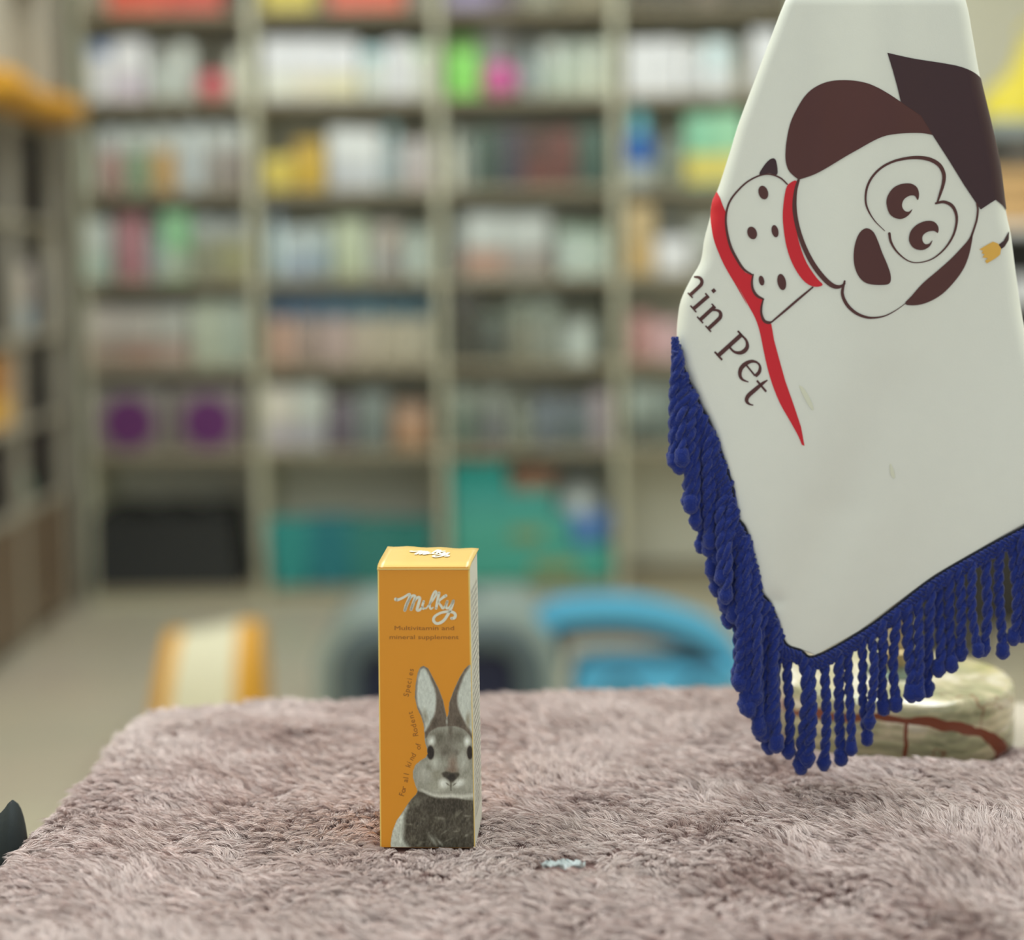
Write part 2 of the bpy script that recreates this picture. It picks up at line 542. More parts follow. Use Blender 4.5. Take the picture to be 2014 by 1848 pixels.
# (x0, x1, top, kind, colour, colour2, words)  pixel extents of each article on its shelf
W1 = (214, 220, 212); W2 = (200, 205, 196); W3 = (186, 192, 184)
ROWS = {
    (0, 0): [(180, 212, -25, 'carton', (150, 140, 120), (120, 110, 95), 'tan'), (215, 325, -60, 'carton', (190, 80, 62), (200, 90, 70), 'brick red'),
             (328, 435, -60, 'carton', (196, 92, 72), (180, 70, 60), 'orange-red'), (440, 480, -30, 'tin', (70, 66, 58), (80, 76, 66), 'charcoal')],
    (1, 0): [(520, 618, -60, 'carton', (196, 180, 84), (186, 170, 76), 'mustard yellow'), (622, 648, -30, 'bottle', (110, 100, 84), (110, 100, 84), 'brown'),
             (650, 792, -60, 'carton', (190, 84, 66), (200, 96, 76), 'wide coral red'), (796, 845, -50, 'tin', (130, 126, 116), (110, 104, 96), 'grey')],
    (2, 0): [(882, 965, -60, 'carton', (122, 112, 142), (134, 124, 156), 'lavender'), (968, 1010, -50, 'carton', (84, 74, 92), (96, 84, 104), 'dark violet'),
             (1020, 1100, -50, 'jar', (160, 164, 150), (140, 140, 124), 'pale'), (1110, 1195, -50, 'carton', (118, 112, 94), (130, 124, 100), 'olive tan')],
    (3, 0): [(1236, 1360, -60, 'carton', (54, 50, 42), (64, 60, 50), 'black'), (1366, 1425, -50, 'jar', (130, 124, 110), (110, 100, 90), 'taupe'),
             (1430, 1540, -60, 'carton', (50, 46, 40), (60, 56, 46), 'very dark')],
    (0, 1): [(172, 220, 82, 'pouch', W1, (120, 136, 164), 'white and blue'), (224, 286, 80, 'carton', W1, (186, 176, 186), 'white and lilac'),
             (292, 334, 92, 'jar', (150, 152, 146), W3, 'grey-lidded'), (338, 380, 88, 'jar', W2, W3, 'pale grey'),
             (388, 444, 96, 'ball', (204, 104, 110), (220, 130, 130), 'coral pink'), (449, 484, 74, 'bottle', (84, 84, 78), (214, 214, 190), 'dark-capped cream')],
    (1, 1): [(519, 580, 78, 'carton', (228, 236, 228), (214, 210, 190), 'bright white'), (583, 640, 78, 'carton', (230, 238, 230), (222, 200, 176), 'white and peach'),
             (643, 704, 80, 'carton', (228, 236, 228), (222, 200, 164), 'white with apricot base'), (709, 758, 92, 'pouch', W2, (160, 190, 192), 'pale teal'),
             (762, 808, 84, 'carton', (222, 220, 210), W1, 'off-white'), (811, 852, 86, 'pouch', (204, 214, 194), (190, 210, 180), 'pale green')],
    (2, 1): [(876, 946, 70, 'pouch', (130, 200, 96), (96, 130, 72), 'lime green'), (950, 1018, 120, 'ball', (222, 104, 160), (214, 90, 148), 'hot pink'),
             (1022, 1064, 74, 'bottle', (100, 106, 108), (150, 160, 158), 'dark grey'), (1068, 1110, 84, 'jar', W3, (180, 190, 176), 'grey-green'),
             (1113, 1152, 86, 'jar', (176, 186, 174), (186, 194, 178), 'pale sage'), (1155, 1196, 84, 'carton', (178, 184, 168), (186, 190, 170), 'greyish cream')],
    (3, 1): [(1234, 1290, 82, 'carton', (206, 216, 210), W1, 'cool white'), (1294, 1336, 80, 'carton', (224, 224, 216), W1, 'chalk white'),
             (1340, 1382, 84, 'jar', (222, 212, 204), (222, 216, 208), 'peach white'), (1386, 1436, 80, 'carton', (192, 210, 216), (210, 210, 212), 'pale blue'),
             (1444, 1470, 90, 'bottle', (140, 138, 124), (160, 156, 140), 'taupe'), (1478, 1535, 62, 'carton', (226, 228, 222), None, 'tall plain white')],
    (0, 2): [(172, 190, 262, 'bottle', W3, (160, 166, 150), 'slim grey'), (193, 238, 254, 'jar', (186, 190, 186), (168, 138, 130), 'pink-bodied'),
             (242, 290, 254, 'jar', (186, 192, 184), (126, 146, 118), 'green-bodied'), (294, 342, 252, 'jar', (192, 196, 188), (180, 148, 100), 'amber-bodied'),
             (346, 398, 250, 'jar', (196, 202, 198), (176, 182, 180), 'blue-grey-bodied'), (402, 444, 250, 'jar', (194, 198, 192), (158, 152, 144), 'taupe-bodied'),
             (447, 487, 250, 'jar', (196, 200, 194), (150, 140, 132), 'brown-grey-bodied')],
    (1, 2): [(524, 574, 308, 'carton', (204, 184, 84), (190, 172, 80), 'low lemon yellow'), (577, 640, 274, 'pouch', (190, 158, 62), (170, 140, 60), 'mustard'),
             (650, 698, 254, 'carton', (202, 204, 200), (176, 178, 180), 'pale grey'), (701, 748, 256, 'carton', (204, 206, 202), (182, 186, 188), 'silver white'),
             (752, 790, 246, 'bottle', (142, 176, 178), (156, 168, 168), 'teal-capped'), (794, 850, 276, 'carton', (172, 166, 162), (170, 160, 156), 'pinkish grey')],
    (2, 2): [(882, 904, 252, 'bottle', (196, 200, 190), (206, 204, 188), 'ivory'), (908, 938, 262, 'pouch', (130, 138, 130), (120, 130, 120), 'sage grey'),
             (942, 982, 254, 'carton', (66, 84, 72), (60, 76, 66), 'bottle green'), (985, 1030, 252, 'carton', (70, 66, 72), (64, 62, 70), 'aubergine black'),
             (1033, 1082, 256, 'carton', (84, 60, 52), (104, 64, 56), 'dark brown'), (1085, 1132, 256, 'carton', (104, 66, 58), (94, 62, 54), 'russet'),
             (1135, 1196, 250, 'carton', (68, 88, 76), (58, 78, 68), 'deep green')],
    (3, 2): [(1228, 1288, 208, 'sprayer', (110, 180, 192), (48, 96, 164), 'cyan-capped deep blue'), (1300, 1340, 270, 'jar', (136, 144, 134), (130, 138, 124), 'grey-green'),
             (1350, 1400, 226, 'carton', (128, 184, 150), (206, 188, 90), 'mint and yellow'), (1404, 1460, 222, 'carton', (140, 190, 152), (206, 190, 96), 'pale mint and yellow')],
    (0, 3): [(172, 220, 432, 'carton', (166, 172, 164), (150, 166, 152), 'pale blue-grey'), (226, 286, 420, 'pouch', (158, 112, 116), (150, 104, 106), 'dusty rose'),
             (291, 318, 430, 'bottle', (130, 150, 146), (146, 158, 156), 'teal-grey'), (322, 372, 418, 'carton', (130, 176, 132), (158, 166, 148), 'leaf green and cream'),
             (377, 428, 430, 'jar', (166, 172, 166), (134, 134, 112), 'olive-bodied'), (431, 487, 432, 'jar', (164, 168, 162), (152, 150, 114), 'khaki-bodied')],
    (1, 3): [(524, 562, 410, 'bottle', (120, 134, 152), (170, 184, 184), 'slate-capped'), (566, 606, 450, 'carton', (172, 182, 180), (140, 154, 170), 'white and steel blue'),
             (609, 650, 446, 'jar', (182, 192, 186), (152, 166, 172), 'cool grey'), (654, 722, 428, 'pouch', (170, 178, 150), (160, 168, 140), 'sage green'),
             (726, 742, 440, 'bottle', W3, W3, 'thin white'), (746, 784, 440, 'carton', (160, 150, 138), (134, 132, 130), 'warm grey'), (790, 850, 452, 'tin', (172, 182, 172), (160, 170, 160), 'pale sage')],
    (2, 3): [(884, 910, 440, 'bottle', (150, 160, 152), (114, 118, 114), 'dark grey'), (913, 990, 422, 'carton', (170, 174, 168), (158, 122, 104), 'grey and terracotta'),
             (993, 1082, 424, 'carton', (168, 172, 166), (136, 126, 118), 'grey and mauve'), (1098, 1148, 446, 'tin', (180, 192, 182), (130, 154, 134), 'mint white'),
             (1151, 1196, 448, 'tin', (176, 188, 176), (126, 150, 128), 'celadon')],
    (3, 3): [(1234, 1286, 402, 'carton', (176, 154, 112), (180, 152, 102), 'tall tan'), (1292, 1358, 468, 'carton', (220, 224, 212), None, 'bright low white'),
             (1364, 1410, 440, 'jar', W3, (150, 150, 140), 'silver')],
    (0, 4): [(176, 240, 604, 'carton', (156, 148, 138), (132, 114, 100), 'beige and brown'), (243, 306, 606, 'carton', (154, 148, 138), (136, 108, 94), 'beige and rust'),
             (309, 372, 604, 'carton', (152, 152, 142), (150, 128, 116), 'grey and rose'), (377, 430, 592, 'pouch', (166, 172, 152), (160, 166, 146), 'pale sage'),
             (433, 487, 590, 'pouch', (160, 170, 154), (156, 164, 148), 'grey sage')],
    (1, 4): [(528, 576, 582, 'jar', (76, 96, 116), (176, 146, 128), 'navy-lidded salmon'), (580, 626, 582, 'jar', (82, 104, 124), (160, 144, 134), 'navy-lidded mauve'),
             (630, 686, 582, 'jar', (80, 106, 122), (168, 150, 142), 'blue-lidded pink'), (690, 742, 582, 'jar', (84, 112, 124), (170, 160, 142), 'blue-lidded cream'),
             (746, 794, 582, 'jar', (78, 104, 114), (168, 160, 140), 'teal-lidded beige'), (798, 848, 582, 'jar', (72, 98, 108), (168, 162, 142), 'dark-teal-lidded beige')],
    (2, 4): [(890, 940, 570, 'carton', (64, 62, 54), (66, 66, 56), 'black-brown'), (943, 1000, 612, 'pouch', (78, 82, 74), (84, 92, 78), 'dark olive'),
             (1004, 1046, 590, 'jar', (130, 138, 124), (134, 134, 118), 'grey-lidded'), (1050, 1100, 592, 'jar', (132, 140, 128), (130, 134, 122), 'sage-lidded'),
             (1106, 1172, 632, 'tin', (170, 178, 170), (160, 166, 158), 'silver white')],
    (3, 4): [(1238, 1286, 616, 'pouch', (170, 128, 122), (150, 108, 102), 'dusty red'), (1290, 1334, 632, 'carton', (190, 156, 156), (184, 150, 152), 'soft pink'),
             (1338, 1400, 620, 'jar', (150, 148, 140), (140, 138, 130), 'grey')],
    (0, 5): [(182, 330, 762, 'roundbox', (118, 112, 104), (84, 36, 84), 'wide grey'), (340, 484, 762, 'roundbox', (120, 112, 106), (84, 34, 86), 'mauve grey')],
    (1, 5): [(522, 580, 762, 'carton', (188, 182, 168), (158, 152, 156), 'cream and lilac'), (584, 640, 760, 'carton', (172, 176, 166), (152, 150, 154), 'pale grey and lilac'),
             (646, 700, 784, 'pouch', (98, 90, 98), (104, 94, 98), 'aubergine'), (704, 764, 772, 'carton', (112, 120, 114), (100, 108, 104), 'slate teal'),
             (768, 846, 792, 'pouch', (158, 124, 96), (140, 116, 96), 'copper brown')],
    (2, 5): [(884, 940, 768, 'jar', (140, 148, 136), (96, 108, 96), 'green-bodied'), (944, 1000, 768, 'jar', (138, 144, 134), (106, 108, 106), 'grey-bodied'),
             (1006, 1042, 770, 'bottle', (134, 140, 130), (134, 140, 126), 'sage'), (1050, 1104, 782, 'pouch', (100, 108, 112), (96, 104, 108), 'blue-grey'),
             (1107, 1160, 786, 'pouch', (92, 102, 102), (98, 104, 108), 'slate'), (1164, 1200, 772, 'carton', (146, 136, 138), (140, 132, 134), 'lilac grey')],
    (3, 5): [(1236, 1290, 760, 'carton', (134, 144, 134), (72, 78, 70), 'pale teal and black'), (1294, 1340, 764, 'jar', (130, 142, 136), (110, 120, 112), 'teal')],
    (1, 6): [(540, 604, 1028, 'basket', (40, 126, 122), (60, 150, 142), 'bright teal'), (612, 690, 1024, 'basket', (30, 104, 112), (60, 130, 132), 'petrol blue'),
             (698, 772, 1030, 'basket', (44, 110, 104), (60, 130, 120), 'dark sea-green'), (780, 846, 1030, 'basket', (36, 106, 98), (50, 120, 112), 'deep green-teal')],
}
ORD = ['first', 'second', 'third', 'fourth', 'fifth', 'sixth', 'seventh']
ROWN = ['top visible', 'second', 'third', 'fourth', 'fifth', 'sixth', 'bottom']
KROW = [.68, .72, .73, .71, .68, .70, .66]


def shelf_pos(px, py, bay_z):
    return P(px, py, YF + .03)


for (b, r), items in ROWS.items():
    z = BZ[r + 1] if r < 7 else 0
    for i, (a, c, top, kind, c1, c2, wd_) in enumerate(items):
        xm = (a + c) / 2
        horizon = 520 - (xm - 1007) * math.tan(-ROLL)
        x = (xm - 1007) * (YF + .04) / F + (top - 520) * -.0122 * 0
        x = P(xm, CY + (CAMZ - z) * F / YF - 230, YF + .04).x
        width = (c - a) * (YF + .04) / F
        ht = P(xm, top, YF + .04).z - z
        room = BZ[r] - .026 - z - .012
        ht = min(ht, room)
        dp = min(.26, max(.07, width * .8)) if kind not in ('jar', 'tin', 'ball', 'bottle', 'sprayer') else width
        base, cat, word = KN[kind]
        lab = '%s %s, %s from left on %s shelf, %s back-wall bay' % (wd_, word, ORD[i], ROWN[r], BAYN[b])
        t = empty(base, (x, YF + .03 + dp / 2, z), lab, cat, 'goods on the back shelves')
        make_item(kind, width, dp, ht, c1, c2, KROW[r], t)

for px0, px1, top, b, r, c1, words in [(942, 1004, 58, 2, 1, (224, 228, 224), 'white box standing behind the hot pink ball, third back-wall bay'),
                                       (1290, 1348, 408, 3, 3, (150, 152, 142), 'grey box behind the bright low white box, fourth back-wall bay'),
                                       (1090, 1190, 586, 2, 4, (118, 120, 102), 'olive grey box behind the silver white tin, third back-wall bay')]:
    z = BZ[r + 1]
    y_ = YF + .22
    x = P((px0 + px1) / 2, top, y_).x
    t = empty('product_box', (x, y_ + .04, z), words, 'box', 'goods on the back shelves')
    make_item('carton', (px1 - px0) * y_ / F, .08, min(P(px0, top, y_).z - z, BZ[r] - .04 - z), c1, None, KROW[r], t)

# bottom shelf, left bay: black crate; third bay: teal stack, white ball, blue bowl
zb = BZ[7]
k6 = .64
t = empty('storage_crate', (P(347, 1100, YF + .2).x - .01, YF + .19, zb), 'large black flared plastic crate on the bottom shelf', 'crate')
rows = []
for z, g in ((0, .022), (.235, -.014), (.262, -.008), (.262, -.026), (.02, .01)):
    rows.append([(x * (.255 + g), y * (.165 + g * .4), z) for x, y in ((-1, -1), (-.33, -1), (.33, -1), (1, -1), (1, 1), (-1, 1))])
mb = MB(); mb.quadgrid(rows, closed_v=True); mb.poly(rows[0][::-1]); mb.poly(rows[-1])
mb.obj('crate_body', mat('black crate plastic', (26, 27, 26), .5, k=.45), t)
for sx in (-.17, 0, .17):
    part_box('lid_hump', mat('black crate plastic', (26, 27, 26)), t, sx - .06, sx + .06, -.12, .12, .262, .278, .012)


def teal_box(px0, px1, ytop, ybot, y, dp, c, words, stripe=None):
    p0, p1 = P(px0, ybot, y), P(px1, ytop, y)
    t = empty('storage_box', ((p0.x + p1.x) / 2, y + dp / 2, p0.z), words, 'box', 'teal stack on the bottom shelf')
    h = (p1.x - p0.x) / 2
    part_box('box_body', cm(c, k6), t, -h, h, -dp / 2, dp / 2, 0, p1.z - p0.z, .004)
    if stripe:
        part_box('label', cm(stripe, k6), t, -h * .2, h * .7, -dp / 2 - .001, -dp / 2 + .01, (p1.z - p0.z) * .3, (p1.z - p0.z) * .62)
    return p1.z


yy = YF + .05
row_z = zb
specs = [(888, 1205, 1078, (60, 138, 122), 'lowest wide teal box with mustard label on bottom shelf', (116, 122, 76)),
         (888, 1120, 1018, (64, 140, 124), 'middle teal box with olive label in the bottom shelf stack', (112, 122, 80)),
         (888, 1090, 968, (58, 134, 124), 'upper teal-green box topped by smaller boxes', None)]
zc = row_z
for a, c, top, colr, words, st in specs:
    zt = P((a + c) / 2, top, yy).z
    xa, xb = P(a, top, yy).x, P(c, top, yy).x
    t = empty('storage_box', ((xa + xb) / 2, yy + .13, zc), words, 'box', 'teal stack on the bottom shelf')
    h = (xb - xa) / 2
    part_box('box_body', cm(colr, k6), t, -h, h, -.13, .13, 0, zt - zc, .004)
    part_box('lid', cm(tuple(min(255, v + 8) for v in colr), k6), t, -h - .003, h + .003, -.133, .133, (zt - zc) * .86, zt - zc + .0005, .003)
    if st:
        part_box('label', cm(st, k6), t, 0, h * .55, -.135, -.12, (zt - zc) * .25, (zt - zc) * .62)
    zc = zt + .001
for a, c, top, colr, words, nm in [(886, 998, 908, (36, 132, 124), 'vivid turquoise box on the left end of the teal stack', 'storage_box'),
                                   (1004, 1088, 926, (124, 92, 72), 'rust brown box on top of the teal stack', 'product_box')]:
    zt = P((a + c) / 2, top, yy).z
    xa, xb = P(a, top, yy).x, P(c, top, yy).x
    t = empty(nm, ((xa + xb) / 2, yy + .11, zc), words, 'box')
    h = (xb - xa) / 2
    part_box('box_body', cm(colr, k6), t, -h, h, -.1, .1, 0, zt - zc, .004)
    part_box('lid', cm(tuple(min(255, v + 8) for v in colr), k6), t, -h - .003, h + .003, -.103, .103, (zt - zc) * .82, zt - zc + .0005, .003)
    if nm == 'storage_box':
        t2 = empty('folded_mat', ((xa + xb) / 2, yy + .11, zt + .001), 'flat dark red folded mat on the turquoise box', 'mat')
        for q in range(2):
            part_box('mat_layer', cm((118, 70, 60), k6), t2, -h, h * .9, -.1, .1, q * .012, q * .012 + .0115, .005)
# bowl and ball stand on the step of the stack
zt = P(1150, 1078, yy).z + .001
t = empty('pet_bowl', (P(1153, 1050, yy - .0).x + .004, yy + .12, zt), 'round blue pet bowl at the right end of the teal stack', 'bowl')
make_item('bowl', .225, .2, .115, (96, 132, 190), (110, 146, 200), k6, t)
t = empty('toy_ball', (P(1143, 980, yy).x, yy + .12, zt + .062), 'white ball resting in the blue bowl', 'ball')
make_item('ball', .145, .1, .1, (176, 182, 178), (190, 194, 190), k6, t)

# =================================================================== left shelving (runs towards the camera)
XL = -1.53
M_ldark = mat('taupe laminate', (128, 122, 108), .5, k=.5, vary=.04)
M_brown = mat('brown cabinet', (84, 70, 56), .5, k=.45, vary=.1)
t = empty('shelving_unit', (XL - .2, 4.35, 0), 'taupe shelving unit running along the left wall, brown base', 'shelving')
for y in (5.49, 4.98, 4.42, 3.86, 3.30):
    part_box('side_panel', M_ldark, t, -.2, .2, y - 4.35 - .012, y - 4.35 + .012, 0, 2.42, .0015)
LZ = [2.20, 1.66, 1.345, .974, .70, .43]
for z in LZ:
    part_box('shelf_board', M_ldark, t, -.198, .196, 3.312 - 4.35, 5.478 - 4.35, z - .022, z, .0015)
part_box('base_cabinet', M_brown, t, -.198, .19, 3.312 - 4.35, 5.478 - 4.35, .04, .407)
part_box('back_panel', M_ldark, t, -.21, -.2, 3.312 - 4.35, 5.478 - 4.35, .04, 2.4)
# goods (y from, y to, shelf height, height, kind, colours, words)
LG = [(5.02, 5.21, .974, .335, 'tin', (36, 32, 32), (30, 30, 34), 'tall black canister behind the pale box, left middle shelf'),
      (5.02, 5.24, 1.66, .38, 'carton', (206, 186, 160), (200, 180, 120), 'cream and yellow box on the upper shelf of the left wall unit'),
      (5.28, 5.46, 1.66, .42, 'carton', (150, 138, 118), None, 'taupe box nearest the corner on the left upper shelf'),
      (4.60, 4.96, 1.66, .46, 'carton', (214, 196, 180), (210, 200, 170), 'large pale pink box high on the left wall unit'),
      (5.02, 5.46, 1.345, .27, 'carton', (30, 26, 24), None, 'black flat box below the orange sack, near the corner'),
      (5.02, 5.22, .974, .22, 'carton', (160, 150, 142), (140, 152, 158), 'pale box with blue base on the left middle shelf'),
      (5.24, 5.46, .974, .34, 'pouch', (56, 52, 54), (36, 40, 50), 'dark pouch beside the pale box on left unit'),
      (5.02, 5.46, .70, .24, 'carton', (44, 42, 38), None, 'black box under the left middle shelf'),
      (5.04, 5.18, .43, .16, 'pouch', (112, 140, 124), (150, 108, 84), 'small green pouch on the left lower shelf'),
      (5.20, 5.46, .43, .235, 'carton', (40, 36, 33), None, 'black box right of the small green pouch'),
      (4.60, 4.96, .70, .22, 'carton', (150, 100, 40), (190, 140, 60), 'orange box at the picture left edge, lower left unit'),
      (4.60, 4.96, .974, .32, 'carton', (44, 40, 38), None, 'tall black box at the picture left edge, left unit'),
      (4.60, 4.96, 1.345, .27, 'carton', (48, 42, 40), None, 'black box below the orange sack, picture left edge'),
      (4.60, 4.96, .43, .21, 'carton', (34, 28, 26), None, 'black box directly above the brown base cabinet')]
for a, c, z, h, kind, c1, c2, words in LG:
    wd = c - a
    t = empty(KN[kind][0], (XL - (.27 if z == 1.66 or kind == 'tin' else .14), (a + c) / 2, z), words, KN[kind][1], 'goods on the left wall unit', rz=R_(90))
    make_item(kind, wd, .22 if kind != 'tin' else .12, h, c1, c2, .36 if z == 1.66 else .55, t)
# the orange sack hanging over the shelf edge
mb = MB()
rows = []
for i in range(13):
    a = i / 12
    y = 4.55 + .93 * a
    hh = .045 + .012 * math.sin(a * 7)
    rows.append([(XL - .02 + (.125 + .01 * math.sin(a * 11 + s)) * math.copysign(abs(math.cos(s)) ** .6, math.cos(s)),
                  y, 1.663 + hh + hh * math.copysign(abs(math.sin(s)) ** .6, math.sin(s))) for s in np.linspace(0, 2 * math.pi, 19)[:-1]])
mb.quadgrid(rows, closed_v=True); mb.poly(rows[0]); mb.poly(rows[-1][::-1])
t = empty('feed_sack', (0, 0, 0), 'long orange sack lying under the upper shelf of left unit', 'sack')
mb.obj('sack_body', mat('orange sack', (190, 120, 30), .5, k=.5, vary=.25, vscale=4), t, smooth=True)
mb = MB(); mb.box(XL - .06, XL + .02, 5.475, 5.478, 1.70, 1.78)
mb.obj('sack_seam', mat('orange sack', (190, 120, 30)), t)

# =================================================================== right cabinet
t = empty('display_cabinet', (1.80, 5.25, 0), 'low black cabinet with white shelves against the right of back wall', 'cabinet')
M_blk = mat('black cabinet', (40, 38, 36), .5, k=.5)
M_wb = mat('white board', (205, 202, 190), .4, k=.6, vary=.02)
x0, x1 = -.43, .46
part_box('side_panel', M_blk, t, x0, x0 + .02, -.2, .25, .02, 1.26)
part_box('side_panel', M_blk, t, x1 - .02, x1, -.2, .25, .02, 1.26)
part_box('back_panel', M_blk, t, x0 + .02, x1 - .02, .24, .25, .02, 1.26)
part_box('worktop', M_wb, t, x0 - .01, x1, -.21, .25, 1.262, 1.285, .002)
part_box('shelf_board', M_wb, t, x0 + .021, x1 - .021, -.2, .238, 1.035, 1.062, .002)
part_box('shelf_board', M_blk, t, x0 + .021, x1 - .021, -.19, .238, .70, .72, .002)
part_box('door', M_blk, t, x0 + .022, -.002, -.2, -.185, .03, .69, .002)
part_box('door', M_blk, t, .002, x1 - .022, -.2, -.185, .03, .69, .002)
for i, (a, c1, wds, nm) in enumerate([(1.52, (150, 36, 50), 'crimson packet on the white middle shelf of the black cabinet', 'flat_packet'),
                                      (1.66, (205, 208, 205), 'white packet beside the crimson packet in the black cabinet', 'flat_packet')]):
    q = empty(nm, (a, 5.16, 1.062), wds, 'packet', 'packets in the cabinet')
    make_item('pouch', .13, .05, .06, c1, (200, 200, 200), .5, q)
q = empty('wooden_crate', (1.70, 5.24, 1.285), 'brown wooden slatted crate on top of the black cabinet', 'crate')
for z in (0, .062, .124):
    part_box('slat', mat('crate wood', (176, 142, 96), .6, k=.6, vary=.2, vscale=9), q, -.22, .22, -.13, -.118, z + .002, z + .052, .002)
part_box('crate_box', mat('crate wood dark', (130, 100, 70), .6, k=.6), q, -.215, .215, -.117, .13, 0, .17)
q = empty('black_speaker', (1.72, 5.24, 1.457), 'black boxy speaker standing on the wooden crate', 'speaker')
part_box('speaker_body', M_blk, q, -.16, .16, -.1, .1, 0, .115, .006)
part_box('grille', mat('grey grille', (70, 66, 60), .7, k=.5), q, -.14, .14, -.104, -.09, .012, .10, .004)
q = empty('grey_tray', (1.70, 5.24, 1.574), 'shallow blue-grey tray between speaker and yellow bag', 'tray')
part_box('tray_body', mat('grey tray', (140, 148, 148), .5, k=.6), q, -.18, .18, -.11, .11, 0, .045, .008)
part_box('tray_rim', mat('grey tray rim', (150, 158, 158), .5, k=.6), q, -.19, .19, -.12, .12, .04, .05, .003)
q = empty('yellow_bag', (1.74, 5.24, 1.626), 'golden yellow soft bag on top of the pile at right', 'bag')
rows = []
for i in range(11):
    a = i / 10
    ww = (.22, .225, .22, .205, .18, .15, .125, .115, .11, .10, .06)[i]
    rows.append([(ww * math.copysign(abs(math.cos(s)) ** .7, math.cos(s)) + .02 * a, .1 * (1 - .4 * a) * math.sin(s), .27 * a)
                 for s in np.linspace(0, 2 * math.pi, 21)[:-1]])
mb = MB(); mb.quadgrid(rows, closed_v=True); mb.poly(rows[0][::-1]); mb.poly(rows[-1])
mb.obj('bag_body', mat('yellow bag', (208, 172, 48), .5, k=.6, vary=.1), q, smooth=R_(60))
mb = MB(); mb.tube([(-.02 + .06 * math.cos(s), 0, .265 + .05 * math.sin(s)) for s in np.linspace(0, math.pi, 13)], .008, 8)
mb.obj('handle', mat('yellow bag', (208, 172, 48)), q)

# black wire stool on the floor seen through the fringe
q = empty('wire_basket', (1.30, 4.75, 0), 'black mesh basket standing on the floor before the cabinet', 'basket')
mb = MB()
for k in range(18):
    a = 2 * math.pi * k / 18
    mb.tube([(.10 * math.cos(a), .10 * math.sin(a), .01), (.13 * math.cos(a + .1), .13 * math.sin(a + .1), .30)], .006, 6)
mb.obj('wire_side', M_blk, q)
for z, rr in ((.01, .10), (.16, .115), (.30, .13)):
    mb = MB(); mb.tube([(rr * math.cos(a), rr * math.sin(a), z) for a in np.linspace(0, 2 * math.pi, 29)], .008, 6)
    mb.obj('hoop', M_blk, q)
mb = MB(); mb.lathe([(1e-5, .004), (.10, .004), (.10, .014), (1e-5, .014)]); mb.obj('base_plate', M_blk, q)

# =================================================================== things on the floor, mid distance
# cream and yellow sack
ys = 3.6
sc_ = ys / F
p = P(390, 1258, ys)
hs = p.z
q = empty('litter_sack', (p.x, ys + .12, 0), 'cream sack with yellow sides standing on the floor', 'sack')


def sack_rows(xa, xb, n=14, bulge=.0):
    rws = []
    for i in range(n + 1):
        a = i / n
        z = hs * a
        lean = .02 * a
        ph = [(xa, -.5), (xb, -.5)]
        row = []
        for x, yv in ((xa, -1), (xa * .5 + xb * .5, -1.1), (xb, -1), (xb, 1), (xa * .5 + xb * .5, 1.1), (xa, 1)):
            th = .1 * (1 - .75 * a ** 4)
            row.append((x * (1.16 - .24 * a) + lean, yv * th, z + .012 * math.sin(x * 20) * a))
        rws.append(row)
    return rws


for nm, xa, xb, m in (('sack_front', -.085, .06, mat('cream sack', (192, 186, 160), .5, k=.68)),
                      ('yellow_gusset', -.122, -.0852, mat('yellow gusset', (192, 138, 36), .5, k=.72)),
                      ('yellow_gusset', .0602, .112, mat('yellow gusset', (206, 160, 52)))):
    rr = sack_rows(xa, xb)
    mb = MB(); mb.quadgrid(rr, closed_v=True); mb.poly(rr[0][::-1]); mb.poly(rr[-1])
    mb.obj(nm, m, q)

# grey and navy pet carrier
yc = 3.8
sc_ = yc / F
px2x = lambda px, y: (px - 1007) * y / F + .002
q = empty('pet_carrier', (px2x(850, yc), yc + .2, 0), 'navy pet carrier with grey rounded shell, behind the orange carton', 'pet carrier')
ztop = P(850, 1214, yc).z


def arch(hw, ztop, rr, n=10):
    pts = [(-hw, .0)]
    for k in range(n + 1):
        a = math.pi - math.pi / 2 * k / n
        pts.append((-hw + rr + rr * math.cos(a), ztop - rr + rr * math.sin(a)))
    for k in range(n + 1):
        a = math.pi / 2 - math.pi / 2 * k / n
        pts.append((hw - rr + rr * math.cos(a), ztop - rr + rr * math.sin(a)))
    pts.append((hw, 0.0))
    return pts


M_cg = mat('carrier grey shell', (124, 136, 130), .45, k=.72)
M_cd = mat('carrier dark trim', (70, 82, 86), .5, k=.8)
M_nv = mat('carrier navy mesh', (16, 20, 46), .7, k=.8)
hw = 245 * sc_
outer, inner = arch(hw, ztop, .13), arch(hw - .06, ztop - .03, .10)
mb = MB()
mb.quadgrid([[(x, -.2, z) for x, z in outer], [(x, .2, z) for x, z in outer], [(x, .2, z) for x, z in inner], [(x, -.2, z) for x, z in inner]], closed_u=True)
mb.obj('shell', M_cg, q, smooth=R_(40))
inn = arch(hw - .061, ztop - .031, .10)
mb = MB(); mb.quadgrid([[(x, -.185, z) for x, z in inn], [(x, .18, z) for x, z in inn]])
mb.poly([(x, -.185, z) for x, z in inn]); mb.poly([(x, .18, z) for x, z in inn][::-1]); mb.obj('mesh_body', M_nv, q)
mb = MB(); mb.tube([(x, -.205, z + .0) for x, z in arch(hw - .075, ztop - .05, .09)], .036, 8, flat=.4); mb.obj('dark_trim', M_cd, q, smooth=True)
mb = MB(); mb.tube([(-.10, 0, ztop - .005), (-.09, 0, ztop + .012), (.09, 0, ztop + .012), (.10, 0, ztop - .005)], .01, 8); mb.obj('handle', M_cd, q, smooth=True)

